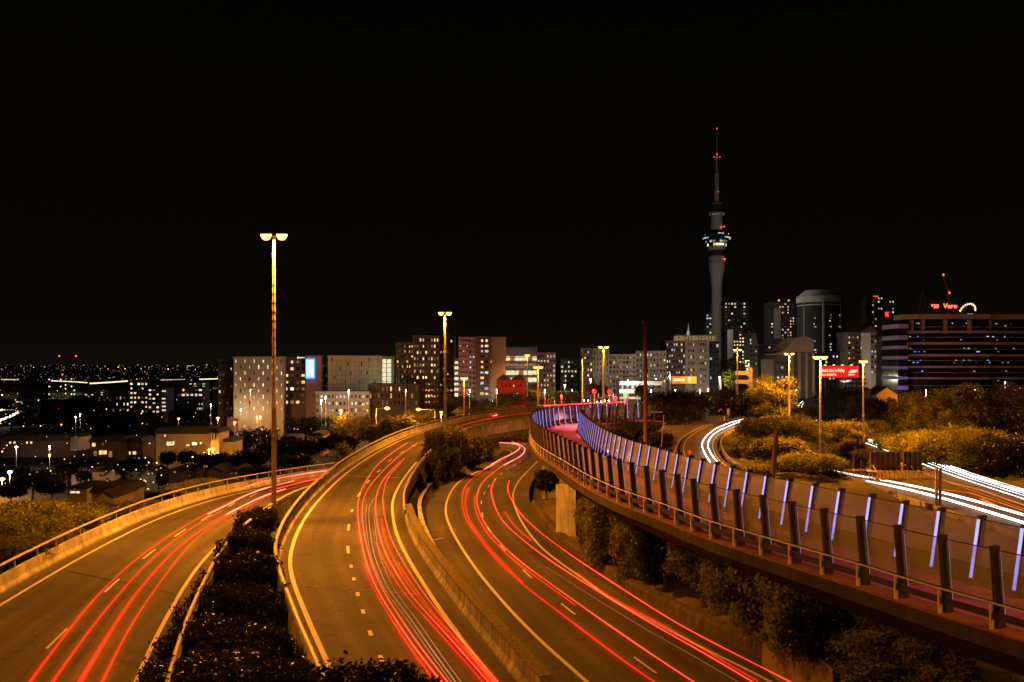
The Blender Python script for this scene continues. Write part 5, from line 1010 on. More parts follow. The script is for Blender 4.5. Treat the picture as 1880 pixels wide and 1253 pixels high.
# banded office block with polygonal front
root = empty('banded_office', at(1740, 712, 330)); L0 = root.location.copy(); k = 330 / F
fr = [Vector((x * k, y, 0)) for x, y in ((-74, 10), (-70, 3.5), (-55, 1.2), (-10, 0), (40, 0), (76, 0), (84, 3), (170, 3))]
def wallpath(z0, z1, push, m, name, t=1.0): mb = MB(); mb.sweep([Vector((p.x, p.y, 0)) for p in fr], [(-push, z0 * k), (-push, z1 * k), (t, z1 * k), (t, z0 * k)]); return mb.build(name, m, root)
mb = MB(); mb.v = []; n = len(fr)
for z in (-60 * k, 134 * k): mb.v += [(p.x, p.y + .3, z) for p in fr] + [(175 * k, 30, z), (-70 * k, 30, z)]
mm = n + 2
for i in range(mm): mb.face([i, (i + 1) % mm, mm + (i + 1) % mm, mm + i])
mb.face(list(range(mm))[::-1]); mb.face([mm + i for i in range(mm)]); mb.build('glazing', glass_dark, root)
for z0, z1 in ((126, 135), (100, 104.6), (79, 83.6), (57, 61.6), (36, 40), (15, 19)): wallpath(z0, z1, .9, wall['tan'], 'floor_band', .2)
for z in (111, 92, 70, 49, 27, 3): wallpath(z, z + .9, .35, wall['tan'], 'ledge', .2)
for px in (-62, -44, -5, 39, 80): mb = MB(); y = np.interp(px * k, [p.x for p in fr], [p.y for p in fr]); mb.box((0, y - .1, 112 * k), (5 * k, 1.4, 26 * k)); mb.build('pier', wall['tan'], root, loc=(px * k, 0, 0))
rg = random.Random(6)
for i in range(58):
    px = rg.choice([rg.uniform(-66, -40), rg.uniform(6, 40), rg.uniform(40, 130)]); zc = rg.choice([118, 114, 94, 88, 66, 72, 50, 46, 30]); y = np.interp(px * k, [p.x for p in fr], [p.y for p in fr])
    mb = MB(); mb.box((0, 0, 0), (rg.uniform(.25, .8), .1, rg.uniform(.2, .45))); mb.build('glazing_fleck', PANE[rg.choice(['cool', 'dim', 'gloom', 'cool', 'blue', 'warm'])], root, loc=(px * k, y - .08, zc * k))  # small glowing flecks scattered over the glazing
mb = MB(); mb.box((75 * k, 15, -8 * k), (160 * k, 20, 30 * k)); mb.build('podium', wall['dark'], root); tag(root, 'broad rounded office block with brown bands and dark glass on the hill', 'office block')
root = empty('office_annex', at(1659, 712, 326)); k = 326 / F; mb = MB(); mb.box((0, 8, 30 * k), (17 * k, 14, 174 * k)); mb.build('glazing', glass_dark, root)
vb = mat('violet_washed_band', (.30, .27, .42), .7)  # the blue light wash is put into the band colour
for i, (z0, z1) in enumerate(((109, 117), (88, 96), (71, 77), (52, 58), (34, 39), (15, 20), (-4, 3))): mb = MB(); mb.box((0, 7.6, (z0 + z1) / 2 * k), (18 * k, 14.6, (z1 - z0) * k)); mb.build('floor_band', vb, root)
tag(root, 'narrow banded annex washed in blue light left of the office block', 'office block'); c = at(1650, 716, 320); point((c.x - 1, 317, c.z + 1), (.2, .25, 1), 1300, .3, name='blue_uplight')
# rooftop signs
def lattice_sign(label, px, py, D, w, h, text, tw_):
    s = empty('rooftop_sign', at(px, py, D)); mb = MB(); mb.box((0, 0, h), (w, .15, .15)); mb.box((0, 0, 0), (w, .15, .15))
    n = int(w / .8)
    for i in range(n + 1): mb.box((-w / 2 + w * i / n, 0, h / 2 - 2.5), (.1, .1, h + 5))
    for i in range(0, n, 2): mb.tube((-w / 2 + w * i / n, 0, -3), (-w / 2 + w * min(i + 2, n) / n, 0, 0), .06, .06, 4)
    mb.build('lattice', wall['purple'], s); me = text_mesh(text, tw_, .08); me.materials.append(emis('neon_' + text, (1, .10, .04), 5)); o = put('lettering', me, s, (-w / 2 + .5, -.25, h * .22)); o.rotation_euler = (R(90), 0, 0)
    return tag(s, label, 'sign')
lattice_sign('red lit number sign on a lattice frame, left of the two rooftop signs', 1717, 570, 338, 4.4, 3.6, '*30', 2.1)
lattice_sign('red lit word sign on a lattice frame, right of the two rooftop signs', 1744, 570, 342, 6.4, 3.6, 'Vero', 2.7)
c = at(1776, 576, 700); root = empty('domed_crown', c); k = 700 / F
mb = MB(); mb.lathe([(14 * k, -30), (14 * k, 0), (11 * k, 3), (7 * k, 8), (2 * k, 11), (.3, 12), (.15, 24)], n=20); mb.build('dome', wall['dark'], root)
for i in range(11): a = R(-170 + i * 16); mb = MB(); mb.lathe([(.2, -.8), (.8, 0), (.2, .8)], n=8); mb.build('lamp', PANE['hot'], root, loc=(14 * k * math.cos(a) * (1), 14 * k * math.sin(a) * .6, 1.5 + 6.0 * math.sin(R(8 + i * 16))))
mb = MB(); mb.box((-2 * k, -13.6 * k, -1.5), (10 * k, .4, 2)); mb.build('lit_band', PANE['pale'], root); tag(root, 'dome on a far tower ringed by small white lamps', 'dome')
def crane(label, px, ytop, D, x2, y2, red=True, zb=-10):
    a, b = at(px, ytop, D), at(x2, y2, D); root = empty('crane', (b.x, b.y, zb)); mb = MB(); mb.box((0, 0, (b.z - zb) / 2), (1.2, 1.2, b.z - zb)); mb.build('mast', wall['purple'], root)
    mb = MB(); mb.tube((0, 0, b.z - zb), (a.x - b.x, 0, a.z - zb), .5, .3, 4); mb.build('jib', wall['purple'], root)
    for q in ((a.x - b.x, a.z - zb), (0, b.z - zb)):
        if red: mb = MB(); mb.lathe([(.2, -.7), (.75, 0), (.2, .7)], n=8); mb.build('beacon', red_beacon, root, loc=(q[0], -.8, q[1]))
    return tag(root, label, 'crane', None)
crane('construction crane with two red beacons above the rooftop signs', 1731, 505, 620, 1742, 538); crane('faint crane jib on the left skyline', 253, 655, 900, 244, 682, False, -34)
mb = MB()
for i in range(4):
    for s in (-1, 1): q = at(1694, 576, 600); mb.tube((q.x + s * (4.5 - i), 600, q.z - 8 + i * 6), (q.x + s * (3.5 - i), 600, q.z - 2 + i * 6), .25, .25, 4); mb.tube((q.x - s * (4.5 - i), 600, q.z - 8 + i * 6), (q.x + s * (3.5 - i), 600, q.z - 2 + i * 6), .18, .18, 4)
mb.box((q.x, 600, q.z - 12), (9, 4, 9)); tag(mb.build('lattice_mast', wall['purple']), 'dim tapering lattice mast left of the red number sign', 'mast')
# billboards and small buildings on the street
s = empty('billboard', at(1541, 700, 300)); k = 300 / F; mb = MB(); mb.box((0, .2, 17 * k), (74 * k, .4, 23 * k)); mb.build('frame', wall['red'], s); rb = emis('billboard_red', (.9, .02, .02), 1.0)
mb = MB(); mb.box((0, -.05, 17 * k), (72 * k, .08, 21 * k)); mb.build('panel', rb, s)
for t, x, z, sz in (('Book the holiday', -34, 19, 8.8), ('you deserve', -34, 12, 8.0), ('Air NZ', 16, 15, 9.0)):
    if t == 'Air NZ':
        mb = MB(); mb.prism([(16 * k, 14.5 * k), (21 * k, 20.5 * k), (34 * k, 20.5 * k), (31 * k, 16 * k), (22 * k, 14.5 * k)], -.14, -.1); mb.box((22 * k, -.12, 11.5 * k), (12 * k, .04, 1.6 * k)); mb.build('emblem', PANE['pale'], s); continue
    me = text_mesh(t, sz * k, .02); me.materials.append(PANE['hot']); o = put('lettering', me, s, (x * k, -.12, z * k - .4)); o.rotation_euler = (R(90), 0, 0); o.scale = (.72, 1, 1)
for i in range(4): mb = MB(); mb.box((0, 0, 0), (3.2 * k, .5, 1.0 * k)); o = mb.build('top_lamp', lamp_glow, s, loc=((-28 + i * 16) * k, -1.0, 29.5 * k)); point(o.location + Vector((0, -.2, -.4)), (1, .8, .45), 50, .2, s)
mb = MB(); [mb.tube((x * k, .5, -30 * k), (x * k, .5, 6 * k), .2, .2, 6) for x in (-25, 0, 25)]; mb.build('leg', black, s); tag(s, 'red billboard with white holiday slogan lit by lamps along its top', 'billboard')
s = empty('billboard', at(1256, 698, 392)); k = 392 / F; mb = MB(); mb.box((0, 0, 0), (48 * k, .4, 15 * k)); mb.build('frame', wall['dark'], s)
for x, w, c_, nm in ((-13, 20, (1, .22, .02), 'orange'), (0, 12, (1, .42, .03), 'amber'), (14.5, 17, (1, .62, .04), 'yellow')): mb = MB(); mb.box((x * k, -.25, 0), (w * k, .06, 13.5 * k)); mb.build('panel', emis('board_' + nm, c_, .95), s)
for z in (1.6, -1.2): mb = MB(); mb.box((-9.5 * k, -.32, z * k), (21 * k, .04, 1.5 * k)); mb.build('slogan_bar', PANE['hot'], s)
mb = MB(); mb.lathe([(3.4 * k, 0), (3.4 * k, .05)], n=12); o = mb.build('portrait', PANE['pale'], s, loc=(10 * k, -.32, 1.2 * k)); o.rotation_euler = (R(90), 0, 0); o.scale = (1, 1.2, 1)
mb = MB(); [mb.tube((x * k, .4, -45 * k), (x * k, .4, -6 * k), .2, .2, 6) for x in (-18, 18)]; mb.build('leg', black, s); tag(s, 'orange and yellow lit billboard above the dark trees', 'billboard')
b = block('rounded two storey shop building with pale bands by the traffic lights', 1138, 1214, 701, 736, 372, wall['charcoal'], 8, 2, .3, [('cool', 1), ('pale', 1), ('violet', 1)], seed=51, depth=12, name='shop_building', yw=None)
for y0, y1 in ((700, 707.5), (715, 722.5), (729, 733)): add(b, 'pale_band', wbox(1137, 1215 if y0 < 710 else 1178, y0, y1, 372, .5, .1), wall['white'])
b = block('low pale building with an arched opening right of the orange billboard', 1294, 1324, 701, 722, 430, wall['white'], 2, 1, 0, seed=52, wins=lambda c, r: False, name='arched_building'); mb = MB(); c = at(1312, 722, 429.8); mb.prism([(c.x + 3.6 * math.cos(R(a)), c.z + 2.9 * math.sin(R(a))) for a in range(0, 181, 20)], 429.7, 429.95); add(b, 'arch', mb, wall['brick'])
root = empty('curved_stair_wall', at(1367, 708, 360)); k = 360 / F; pale = wall['white']
mb = MB(); mb.box((12 * k, 1.5, 10 * k), (5 * k, 3, 46 * k)); mb.build('pier', pale, root)
for zt in (26, 10): mb = MB(); mb.prism([(-14 * k, zt * k), (10 * k, zt * k), (10 * k, (zt - 14) * k), (8 * k, (zt - 10) * k), (4 * k, (zt - 7) * k), (-14 * k, (zt - 7) * k)], 0, 3); mb.build('balcony', pale, root)
mb = MB(); mb.box((-2 * k, 2.6, 8 * k), (24 * k, .4, 38 * k)); mb.build('back_wall', wall['dark'], root); tag(root, 'pale concrete stair structure with curved undersides beside a twin lamp', 'stair structure')
s = empty('lit_sign', at(1372, 690, 480)); mb = MB(); [mb.box((dx, 0, z), (w, .2, h)) for dx, z, w, h in ((0, 8.2, 2.4, .5), (-.9, 7.2, .5, 1.5), (.8, 6.2, .6, 1.4), (0, 5.3, 2.4, .5), (0, 1.8, .6, 4.6), (.6, 3.9, 2.4, .5), (.6, .4, 2.2, .5), (0, -2, .6, 3.0), (.7, -2.4, 2.2, .5), (.7, -3.7, 2.2, .5))]; mb.build('lettering', PANE['hot'], s); tag(s, 'vertical white lit letters on the dark wall above the pale stair structure', 'sign')
# gantry with backs of road signs
root = empty('sign_gantry', at(1640, 873, 160)); k = 160 / F; c0 = root.location.copy(); mb = MB()
for z in (8.5, -8): 
    for y in (0, 1.6): mb.box((0, y, z * k), (166 * k, .16, .16))
mb.build('chord', rust, root); mb = MB()
for i in range(12):
    x = (-82 + i * 14.9) * k
    for y in (0, 1.6): mb.box((x, y, 0), (.12, .12, 15.5 * k))
    if i < 11: mb.tube((x, 0, -8 * k), (x + 14.9 * k, 0, 8 * k), .05, .05, 4)
mb.build('truss_brace', rust, root)
for x in (83, 90): mb = MB(); mb.box((x * k, .8, -3.0), (.36, .5, 8.6)); mb.build('post', rust, root)
for x0, x1, zt in ((-43, 12, 45), (17, 52, 45)):
    mb = MB(); mb.box(((x0 + x1) / 2 * k, -.2, 26.5 * k), ((x1 - x0) * k, .08, 34 * k)); o = mb.build('sign_panel', mat('sign_back_%d' % x0, (.34, .22, .13), .7, metal=.0, var=.2, scale=2), root)
    n = int((x1 - x0) / 11); mb = MB()
    for i in range(n + 1): x = (x0 + 4 + i * (x1 - x0 - 8) / n) * k; mb.box((x, -.3, 26 * k), (.1, .12, 34.5 * k))
    mb.build('rib', black, o); mb = MB()
    for i in range(n + 1): x = (x0 + 4 + i * (x1 - x0 - 8) / n) * k; mb.tube((x + .25, -1.3, 9 * k), (x - .1, -.35, 20 * k), .07, .07, 5)
    mb.build('strut', yrail, o)
mb = MB(); mb.box((4 * k, -.9, 8.8 * k), (110 * k, 1.5, .08)); mb.build('walkway', rust, root); tag(root, 'rusty motorway sign gantry seen from behind over the white light trails', 'gantry')
# noise fence by the far motorway
fp = smooth([up(x, y, -26) for x, y in ((1500, 784), (1553, 801), (1600, 815), (1660, 834), (1688, 843))], 3); fp = [p + Vector((3, 2, 0)) for p in fp]
root = empty('noise_fence', fp[10]); L0 = root.location.copy(); mb = MB(); mb.sweep([p - L0 for p in fp], [(.06, -.5), (.06, 4.6), (-.06, 4.6), (-.06, -.5)]); mb.build('panel', mat('timber_fence', (.36, .25, .12), .8, var=.2, scale=2, stretch=(3, 3, .3)), root)
for p, q in zip(resample(fp, 3.2), normals(resample(fp, 3.2))): mb = MB(); mb.box((0, 0, 2), (.2, .2, 5.3)); mb.build('post', wall['brown'], root, loc=p - L0 + q * -.2 * 0 + Vector((-.1, -.2, 0)))
tag(root, 'tall timber noise fence along the far motorway lit yellow by lamps', 'fence')
fp = smooth([at(x, y, D) for x, y, D in ((1400, 1165, 52), (1450, 1195, 48), (1500, 1225, 45), (1530, 1245, 43))], 1); root = empty('timber_fence', fp[0]); L0 = root.location.copy()
mb = MB(); mb.sweep([p - L0 for p in fp], [(.03, -3), (.03, .5), (-.03, .5), (-.03, -3)]); mb.build('paling', MATS['wall_brown'], root); mb = MB(); n_ = normals([p - L0 for p in fp])
for p, q in zip(resample([p - L0 for p in fp], .22), normals(resample([p - L0 for p in fp], .22))): mb.box((p.x + q.x * .04, p.y + q.y * .04, p.z - 1.2), (.12, .03, 3.6), rz=.7)
mb.build('board', MATS['wall_brick'], root); tag(root, 'dim timber fence under the trees at the bottom right', 'fence')

# ------------------------------------------------------------------ left suburb
def gable_house(label, px0, px1, y_eave, y_top, yb, D, m, wins=(), depth=9, group='town houses of the left suburb', flat=False, name='town_house', side_roof=None):
    k = D / F; cx = (px0 + px1) / 2; root = empty(name, at(cx, yb, D)); w = (px1 - px0) * k; he = (yb - y_eave) * k; ht = (yb - y_top) * k
    mb = MB(); mb.prism([(-w / 2, -3), (w / 2, -3), (w / 2, he)] + ([] if flat else [(0, ht)]) + [(-w / 2, he)], 0, depth); mb.build('wall', m, root)
    mb = MB()
    if flat: mb.prism([(-w / 2 - .4, he), (w / 2 + .4, he), (w / 2 - .6, ht), (-w / 2 + .6, ht)], -.5, depth + .5)
    else:
        mb.prism([(-w / 2 - .4, he - .25), (0, ht), (0, ht + .3), (-w / 2 - .4, he + .1)], -.5, depth + .4); mb.prism([(0.002, ht), (w / 2 + .4, he - .25), (w / 2 + .4, he + .1), (.002, ht + .3)], -.5, depth + .4)
    mb.build('roof', roof_m, root)
    for px, py, ww, hh, kind in wins: put('window', win_mesh(round(ww * k, 2), round(hh * k, 2), kind), root, ((px - cx) * k, -.06, (yb - py) * k))
    return tag(root, label, 'house', group)
cw = wall['white']; pl = wall['pale']
gable_house('flat pale town house at the left end of the row', 131, 165, 862, 858, 892, 245, pl, [(141, 866, 4, 4, 'off'), (149, 866, 4, 4, 'off')], flat=True)
gable_house('pale town house with two dark windows left of the tall gable', 170, 193, 867, 863, 894, 243, pl, [(185, 873, 4, 4, 'off')], flat=True)
gable_house('cream town house with a tall gable and round dark windows', 193, 222, 873, 862, 898, 238, cw, [(197, 879, 4, 4, 'off'), (202, 883, 4, 4, 'off'), (214, 870, 3, 6, 'off')])
gable_house('pale town house right of the cream gabled one', 232, 258, 866, 860, 893, 242, pl, [(242, 874, 4, 5, 'off')], flat=True)
gable_house('gabled town house with many small lit windows and porch lamps', 256, 290, 874, 862, 902, 236, wall['grey'], [(273, 870, 3.5, 4, 'cool'), (280, 869, 3, 4, 'cool'), (253.5 + 5, 881, 4, 4, 'hot'), (265, 882, 4, 4, 'warm'), (268, 884, 3, 3, 'hot'), (282, 886, 3.5, 4, 'warm'), (262, 897, 6, 3, 'hot'), (272, 898, 5, 3, 'hot')])
gable_house('brown gabled cottage with one lit attic window', 304, 332, 868, 861, 884, 232, wall['brown'], [(321, 867, 3.5, 2.5, 'pale')], depth=12)
gable_house('brown low house behind the brown gabled cottage', 332, 362, 864, 858, 882, 240, wall['brown'], flat=True)
gable_house('small dark gabled cottage left of the tallest lamp', 416, 446, 870, 861, 886, 205, wall['brown'], [(426, 870, 3, 3, 'dim'), (434, 869, 3, 3, 'dim')])
gable_house('second small dark cottage between the tallest lamp and the other one', 380, 408, 866, 858, 884, 212, wall['brown'])
gable_house('dark hipped roof house with an orange lit gable wall just behind the bushes', 168, 228, 905, 893, 922, 165, wall['tan'], flat=True)
gable_house('low orange lit gable behind the bushes', 180, 206, 912, 903, 922, 150, wall['tan'])
gable_house('pale lean-to with white light inside left of the hipped roof house', 122, 160, 897, 893, 912, 190, cw, [(138, 904, 20, 6, 'pale')], flat=True)
gable_house('long terrace with four orange windows in a row at the far left', 2, 116, 810, 800, 824, 300, wall['brown'], [(19, 813, 5, 5, 'warm'), (27, 813, 5, 5, 'warm'), (50, 813, 5, 5, 'warm'), (57.5, 813, 5, 5, 'warm')], flat=True)
gable_house('small white rounded house end right of the long terrace', 124, 145, 803, 799, 812, 305, cw, flat=True)
gable_house('two storey house with glowing yellow balcony room', 165, 232, 812, 803, 852, 270, wall['brown'], [(172.5, 817, 8, 8, 'warm'), (189, 816, 3, 4, 'dim'), (175, 833, 7, 10, 'dim'), (189, 831, 16, 9, 'warm'), (203, 834, 8, 12, 'dim'), (173.5, 847, 7.5, 7, 'cool')], flat=True)
gable_house('two storey house with patterned lit curtain windows', 232, 262, 814, 804, 852, 272, wall['brown'], [(238, 832, 6, 7, 'pale'), (247, 832, 8, 7, 'warm')], flat=True)
gable_house('long white fronted villa with lit verandah in front of the orange gable wall', 286, 386, 797, 786, 850, 262, pl, [(303, 800, 4, 5, 'warm'), (311, 815, 12, 9, 'pale'), (318, 814, 6, 8, 'hot'), (345, 818, 8, 5, 'warm'), (357, 815, 10, 7, 'hot'), (369, 814, 6, 6, 'warm'), (329, 830, 7, 8, 'dim')], flat=True)
gable_house('tall narrow gable wall glowing orange from a lamp beside it', 387, 402, 795, 787, 838, 258, cw, [(391, 803, 2, 12, 'off'), (396, 801, 2, 13, 'off')], flat=True, name='gable_wall')
gable_house('orange lit low house right of the glowing gable wall', 402, 428, 812, 806, 838, 262, pl, [(421, 812, 3, 3, 'hot')], flat=True)
gable_house('house with warm windows behind the foot of the orange lamps row', 515, 545, 806, 801, 826, 252, wall['brown'], [(527, 818, 5, 7, 'dim'), (536, 817, 6, 6, 'dim')], flat=True)
gable_house('house with tiled lit porch below the orange lamps row', 568, 592, 800, 795, 818, 250, pl, [(577, 799, 8, 4, 'hot'), (582, 809, 6, 5, 'warm')], flat=True)
root_ = empty('pink_wall', at(427, 775, 330)); mb = MB(); mb.box((0, 1, -1), (4.2, 2, 5)); mb.build('wall', wall['purple'], root_); tag(root_, 'small pinkish utility building by two orange lamps', 'building')
block('long low lit apartment block in the left suburb with large yellow windows', 238, 272, 701, 760, 420, wall['dark'], 5, 7, .55, [('warm', 4), ('hot', 2), ('pale', 2)], seed=61, ww=.75, wh=.5, depth=14, group='stepped parts of the lit suburb apartment block', slabs=.3)
block('right stepped part of the suburb apartment block with large yellow windows', 272, 293, 705, 760, 418, wall['dark'], 3, 7, .5, [('warm', 4), ('hot', 2), ('dim', 2)], seed=62, ww=.75, wh=.5, depth=12, group='stepped parts of the lit suburb apartment block', slabs=.3)
block('white stair end of the suburb apartment block', 293, 308, 715, 757, 421, wall['white'], 1, 6, .9, [('pale', 3), ('hot', 1)], seed=63, ww=.6, depth=8)
block('grey low building left of the suburb apartment block', 205, 238, 725, 760, 440, wall['brown'], 5, 3, .3, [('pale', 2), ('warm', 1)], seed=64, depth=12)
FARG = 'lit commercial buildings by the far harbour'
for px0, px1, yt, yb, D, lab, t in ((155, 190, 719, 727, 700, 'long low pale shed in front of the cable masts', 'pale'), (180, 210, 729, 737, 640, 'second low pale shed below the first one', 'dim'), (325, 372, 712, 730, 620, 'stepped white car park beyond the suburb apartment block', 'pale'), (330, 378, 703, 712, 660, 'upper deck of the stepped white car park', 'pale'),
        (296, 312, 716, 728, 640, 'brightly lit small white building', 'hot'), (390, 412, 704, 716, 560, 'white building left of the slotted wing', 'dim'), (345, 360, 696, 706, 800, 'grey box on the skyline over the car park', 'gloom'), (362, 372, 738, 755, 480, 'narrow lit white wall left of the slotted wing', 'pale'), (22, 62, 735, 748, 560, 'lit shop front at the far left edge', 'cool')):
    block(lab, px0, px1, yt, yb, D, wall['white'] if t != 'gloom' else wall['dark'], 6, 2, .5, [(t, 4), ('warm', 1)], seed=px0, depth=8, group=FARG, ww=.8, wh=.5, name='low_building')
block('dark apartment slab at the left end of the slotted wing', 400, 428, 662, 756, 362, wall['brown'], 4, 9, .12, seed=65, depth=12)
# cable masts with strings of lamps
def mast_(label, px, ytop, D, beacon=True, lights=(), r=.35, ybase=725):
    a = at(px, ytop, D); b = at(px - 3, ybase, D); root = empty('harbour_mast', b); mb = MB(); mb.tube((0, 0, -12), (a.x - b.x, 0, a.z - b.z), r, r * .6, 6); mb.build('shaft', wall['white'], root)
    if beacon: mb = MB(); mb.lathe([(.2, -.8), (.9, 0), (.2, .8)], n=8); mb.build('beacon', red_beacon, root, loc=(a.x - b.x, -.5, a.z - b.z))
    for y in lights: mb = MB(); mb.lathe([(.2, -.7), (.75, 0), (.2, .7)], n=8); mb.build('lamp', PANE['hot'], root, loc=(0, -.8, -(y - HZ) / F * D - b.z))
    return tag(root, label, 'mast', 'masts at the far harbour')
mast_('left one of the two tall masts with red beacons at the harbour', 109, 654, 900); mast_('right one of the two tall masts with red beacons at the harbour', 140, 654, 900, lights=(717, 724))
mast_('shorter leaning mast left of the two tall ones', 94, 687, 900, False, (697, 710, 724)); mast_('short mast with lamps between the two tall ones', 115, 688, 905, True, (697, 710)); mast_('short mast with three lamps right of the centre', 124, 700, 905, False, (707, 714, 723)); mast_('short mast just left of the right tall mast', 135, 690, 905, False, (696, 710, 724)); mast_('small mast near the end of the lit bridge line', 164, 703, 905, False, (), .25)
def plainline(label, pts, D, r, m, name='light_trail', cat='light trail'):
    P = [at(x, y, D) for x, y in pts]; mb = MB(); 
    for a, b in zip(P, P[1:]): mb.tube(a, b, r, r, 6)
    return tag(mb.build(name, m), label, cat, 'white light lines across the far harbour')
plainline('long white light line on the far harbour bridge, left part', [(94, 699.5), (130, 701), (160, 703)], 1100, .55, PANE['hot']); plainline('brighter white light line on the far harbour bridge, middle part', [(165, 704.5), (200, 702.5), (234, 700)], 1100, .8, PANE['hot']); plainline('thin white light line on the right of the far harbour bridge', [(240, 700), (300, 698), (340, 697)], 1150, .35, PANE['warm']); plainline('white light line left of the slotted apartment wing', [(358, 697), (410, 695.5)], 1150, .6, PANE['hot']); plainline('white light line at the far left over the water', [(2, 697), (34, 697.5)], 1100, .5, PANE['warm'])
plainline('thick white light trail climbing at the far left edge', [(-10, 776), (18, 765), (34, 758)], 480, .55, tr_white); plainline('second white light trail at the far left edge beside the shop', [(-10, 753), (24, 754), (48, 757)], 480, .45, PANE['hot'])
# far town lights on the hills
rg = np.random.default_rng(12); HY = [r_[0] for r_ in rows]; 
YR, ZR = [-60, 700, 1500, 2000, 2600, 3300, 4200], [-34.6, -34.4, -34.2, -27, -20, -9, -2.5]
mbs = MB(); cols = [PANE['warm'], PANE['hot'], PANE['cool'], PANE['red'], lamp_glow, emis('green_far', (.1, 1, .5), 1.2), PANE['dim']]
for i in range(760):
    py = 672 + 34 * rg.random() ** 1.5; px = rg.uniform(-160, 430) if rg.random() < .82 else rg.uniform(430, 2000)
    D = float(np.interp(0, [0, 1], [0, 1])); best = None
    for d in np.linspace(1500, 4150, 60):
        e = abs(HZ - np.interp(d, YR, ZR) * F / d - py)
        if best is None or e < best[0]: best = (e, d)
    D = best[1] + rg.uniform(-25, 25); x = (px - CX) / F * D; z = float(np.interp(D, YR, ZR)) + rg.uniform(1.5, 6); r = rg.choice([.35, .5, .7, 1.1], p=[.42, .33, .18, .07]) * 1.3 * D / 2400
    k = len(mbs.v); mbs.v += [(x - r, D, z), (x, D - r, z), (x + r, D, z), (x, D + r, z), (x, D, z + r), (x, D, z - r)]; mi = int(rg.choice(7, p=[.37, .10, .16, .03, .05, .01, .28]))
    for f in ((0, 1, 4), (1, 2, 4), (2, 3, 4), (3, 0, 4), (1, 0, 5), (2, 1, 5), (3, 2, 5), (0, 3, 5)): mbs.face([k + q for q in f], mi)
tag(mbs.build('town_lights', cols), 'countless tiny lamps of the far suburbs on the low hills', 'town lights', kind='stuff')
mbs = MB(); rg = np.random.default_rng(5)
for i in range(260):
    px, py = rg.uniform(0, 640), rg.uniform(715, 900); D = float(np.interp(py, [715, 760, 800, 900], [640, 400, 300, 200])) * rg.uniform(.9, 1.0); q = at(px, py, D); r = rg.choice([.12, .2, .3], p=[.5, .35, .15]) * D / 300
    k = len(mbs.v); mbs.v += [(q.x - r, D, q.z), (q.x, D - r, q.z), (q.x + r, D, q.z), (q.x, D + r, q.z), (q.x, D, q.z + r), (q.x, D, q.z - r)]; mi = int(rg.choice(7, p=[.30, .08, .12, .03, .34, .02, .11]))
    for f in ((0, 1, 4), (1, 2, 4), (2, 3, 4), (3, 0, 4), (1, 0, 5), (2, 1, 5), (3, 2, 5), (0, 3, 5)): mbs.face([k + q_ for q_ in f], mi)
tag(mbs.build('garden_lights', cols), 'scattered small garden and doorway lights among the suburb trees', 'garden lights', kind='stuff')
# small street lamps of the suburb
or_glow = emis('orange_lamp_glow', (1, .36, .05), 7)
def small_lamp(label, px, py, D, h=7, col=SOD, pw=5000, glow=None, r=.34, arm=0.0, group='small street lamps of the suburb'):
    c = at(px, py, D); gz = c.z - h; root = empty('street_lamp', (c.x + arm, D, gz)); mb = MB(); mb.tube((0, 0, -1.5), (0, 0, h - .1), .09, .07, 6); mb.build('pole', ppost, root)
    if arm: mb = MB(); mb.tube((0, 0, h - .2), (-arm, 0, h + .1), .05, .05, 5); mb.build('arm', ppost, root)
    if col[1] < .35 and not glow and 'city' not in group: glow = or_glow; r *= 1.7
    mb = MB(); mb.lathe([(r * .3, -r * .6), (r, -r * .1), (r, r * .1), (r * .4, r * .5)], n=10); mb.build('lens', glow or lamp_glow, root, loc=(-arm, 0, h))
    if pw: point((-arm, -.3, h - .6), col, pw * (1 if 'city' in group else 2.2 if col is OR and px > 500 else 1.3 if col is OR else .2), .2, root, name='lamp_glow_light')
    return tag(root, label, 'street lamp', group)
WH = (1, .93, .82); OR = (1, .33, .04)
small_lamp('brightest orange starry lamp among the trees left of the second tall lamp', 711, 750, 270, 8, OR, 7000, arm=-3.5, r=.5)
small_lamp('orange lamp right of the brightest starry one', 768, 752, 262, 8, OR, 5000, arm=5.0, r=.42); small_lamp('small orange lamp by the second tall lamp', 810, 757, 270, 7, OR, 2500, r=.3)
small_lamp('orange lamp left of the brightest starry one', 626, 754, 300, 7, OR, 5000, r=.4); small_lamp('reddish orange lamp near the left pinkish utility building', 400, 768, 340, 7, (1, .22, .03), 4000, r=.4)
small_lamp('small reddish lamp below the pinkish utility building', 431, 776, 320, 5, (1, .22, .03), 2500); small_lamp('left of two small orange lamps behind the tallest lamp', 472, 765, 340, 6, OR, 1500, r=.25); small_lamp('right of two small orange lamps behind the tallest lamp', 478, 765, 340, 6, OR, 2000, r=.3)
small_lamp('brightest white starry lamp at the far left', 18, 867, 235, 7, WH, 5000, white_glow, .55); small_lamp('orange lamp at the left picture edge below the white starry one', 4, 880, 225, 6, OR, 4500, r=.4); small_lamp('bluish white lamp above the brightest white starry one', 30, 821, 280, 7, WH, 3500, white_glow, .4)
small_lamp('smaller white lamp right of the long terrace', 91, 820, 285, 7, WH, 2500, white_glow, .3); small_lamp('small orange lamp under the smaller white one', 91, 835, 275, 4, OR, 700, r=.25); small_lamp('white lamp in the dark trees at the left', 139, 766, 370, 8, WH, 5000, white_glow, .4); small_lamp('small white lamp beside the white one in the dark trees', 147, 761, 375, 7, WH, 1200, white_glow, .25)
small_lamp('left of two orange lamps at the foot of the glowing gable wall', 384, 826, 254, 4, OR, 700, r=.26); small_lamp('right of two orange lamps at the foot of the glowing gable wall', 390.5, 823.5, 252, 4.5, OR, 1700, r=.36); small_lamp('small lamp on the slope between suburb and orange lamps', 328, 769, 340, 5, (1, .22, .03), 1500, r=.3)
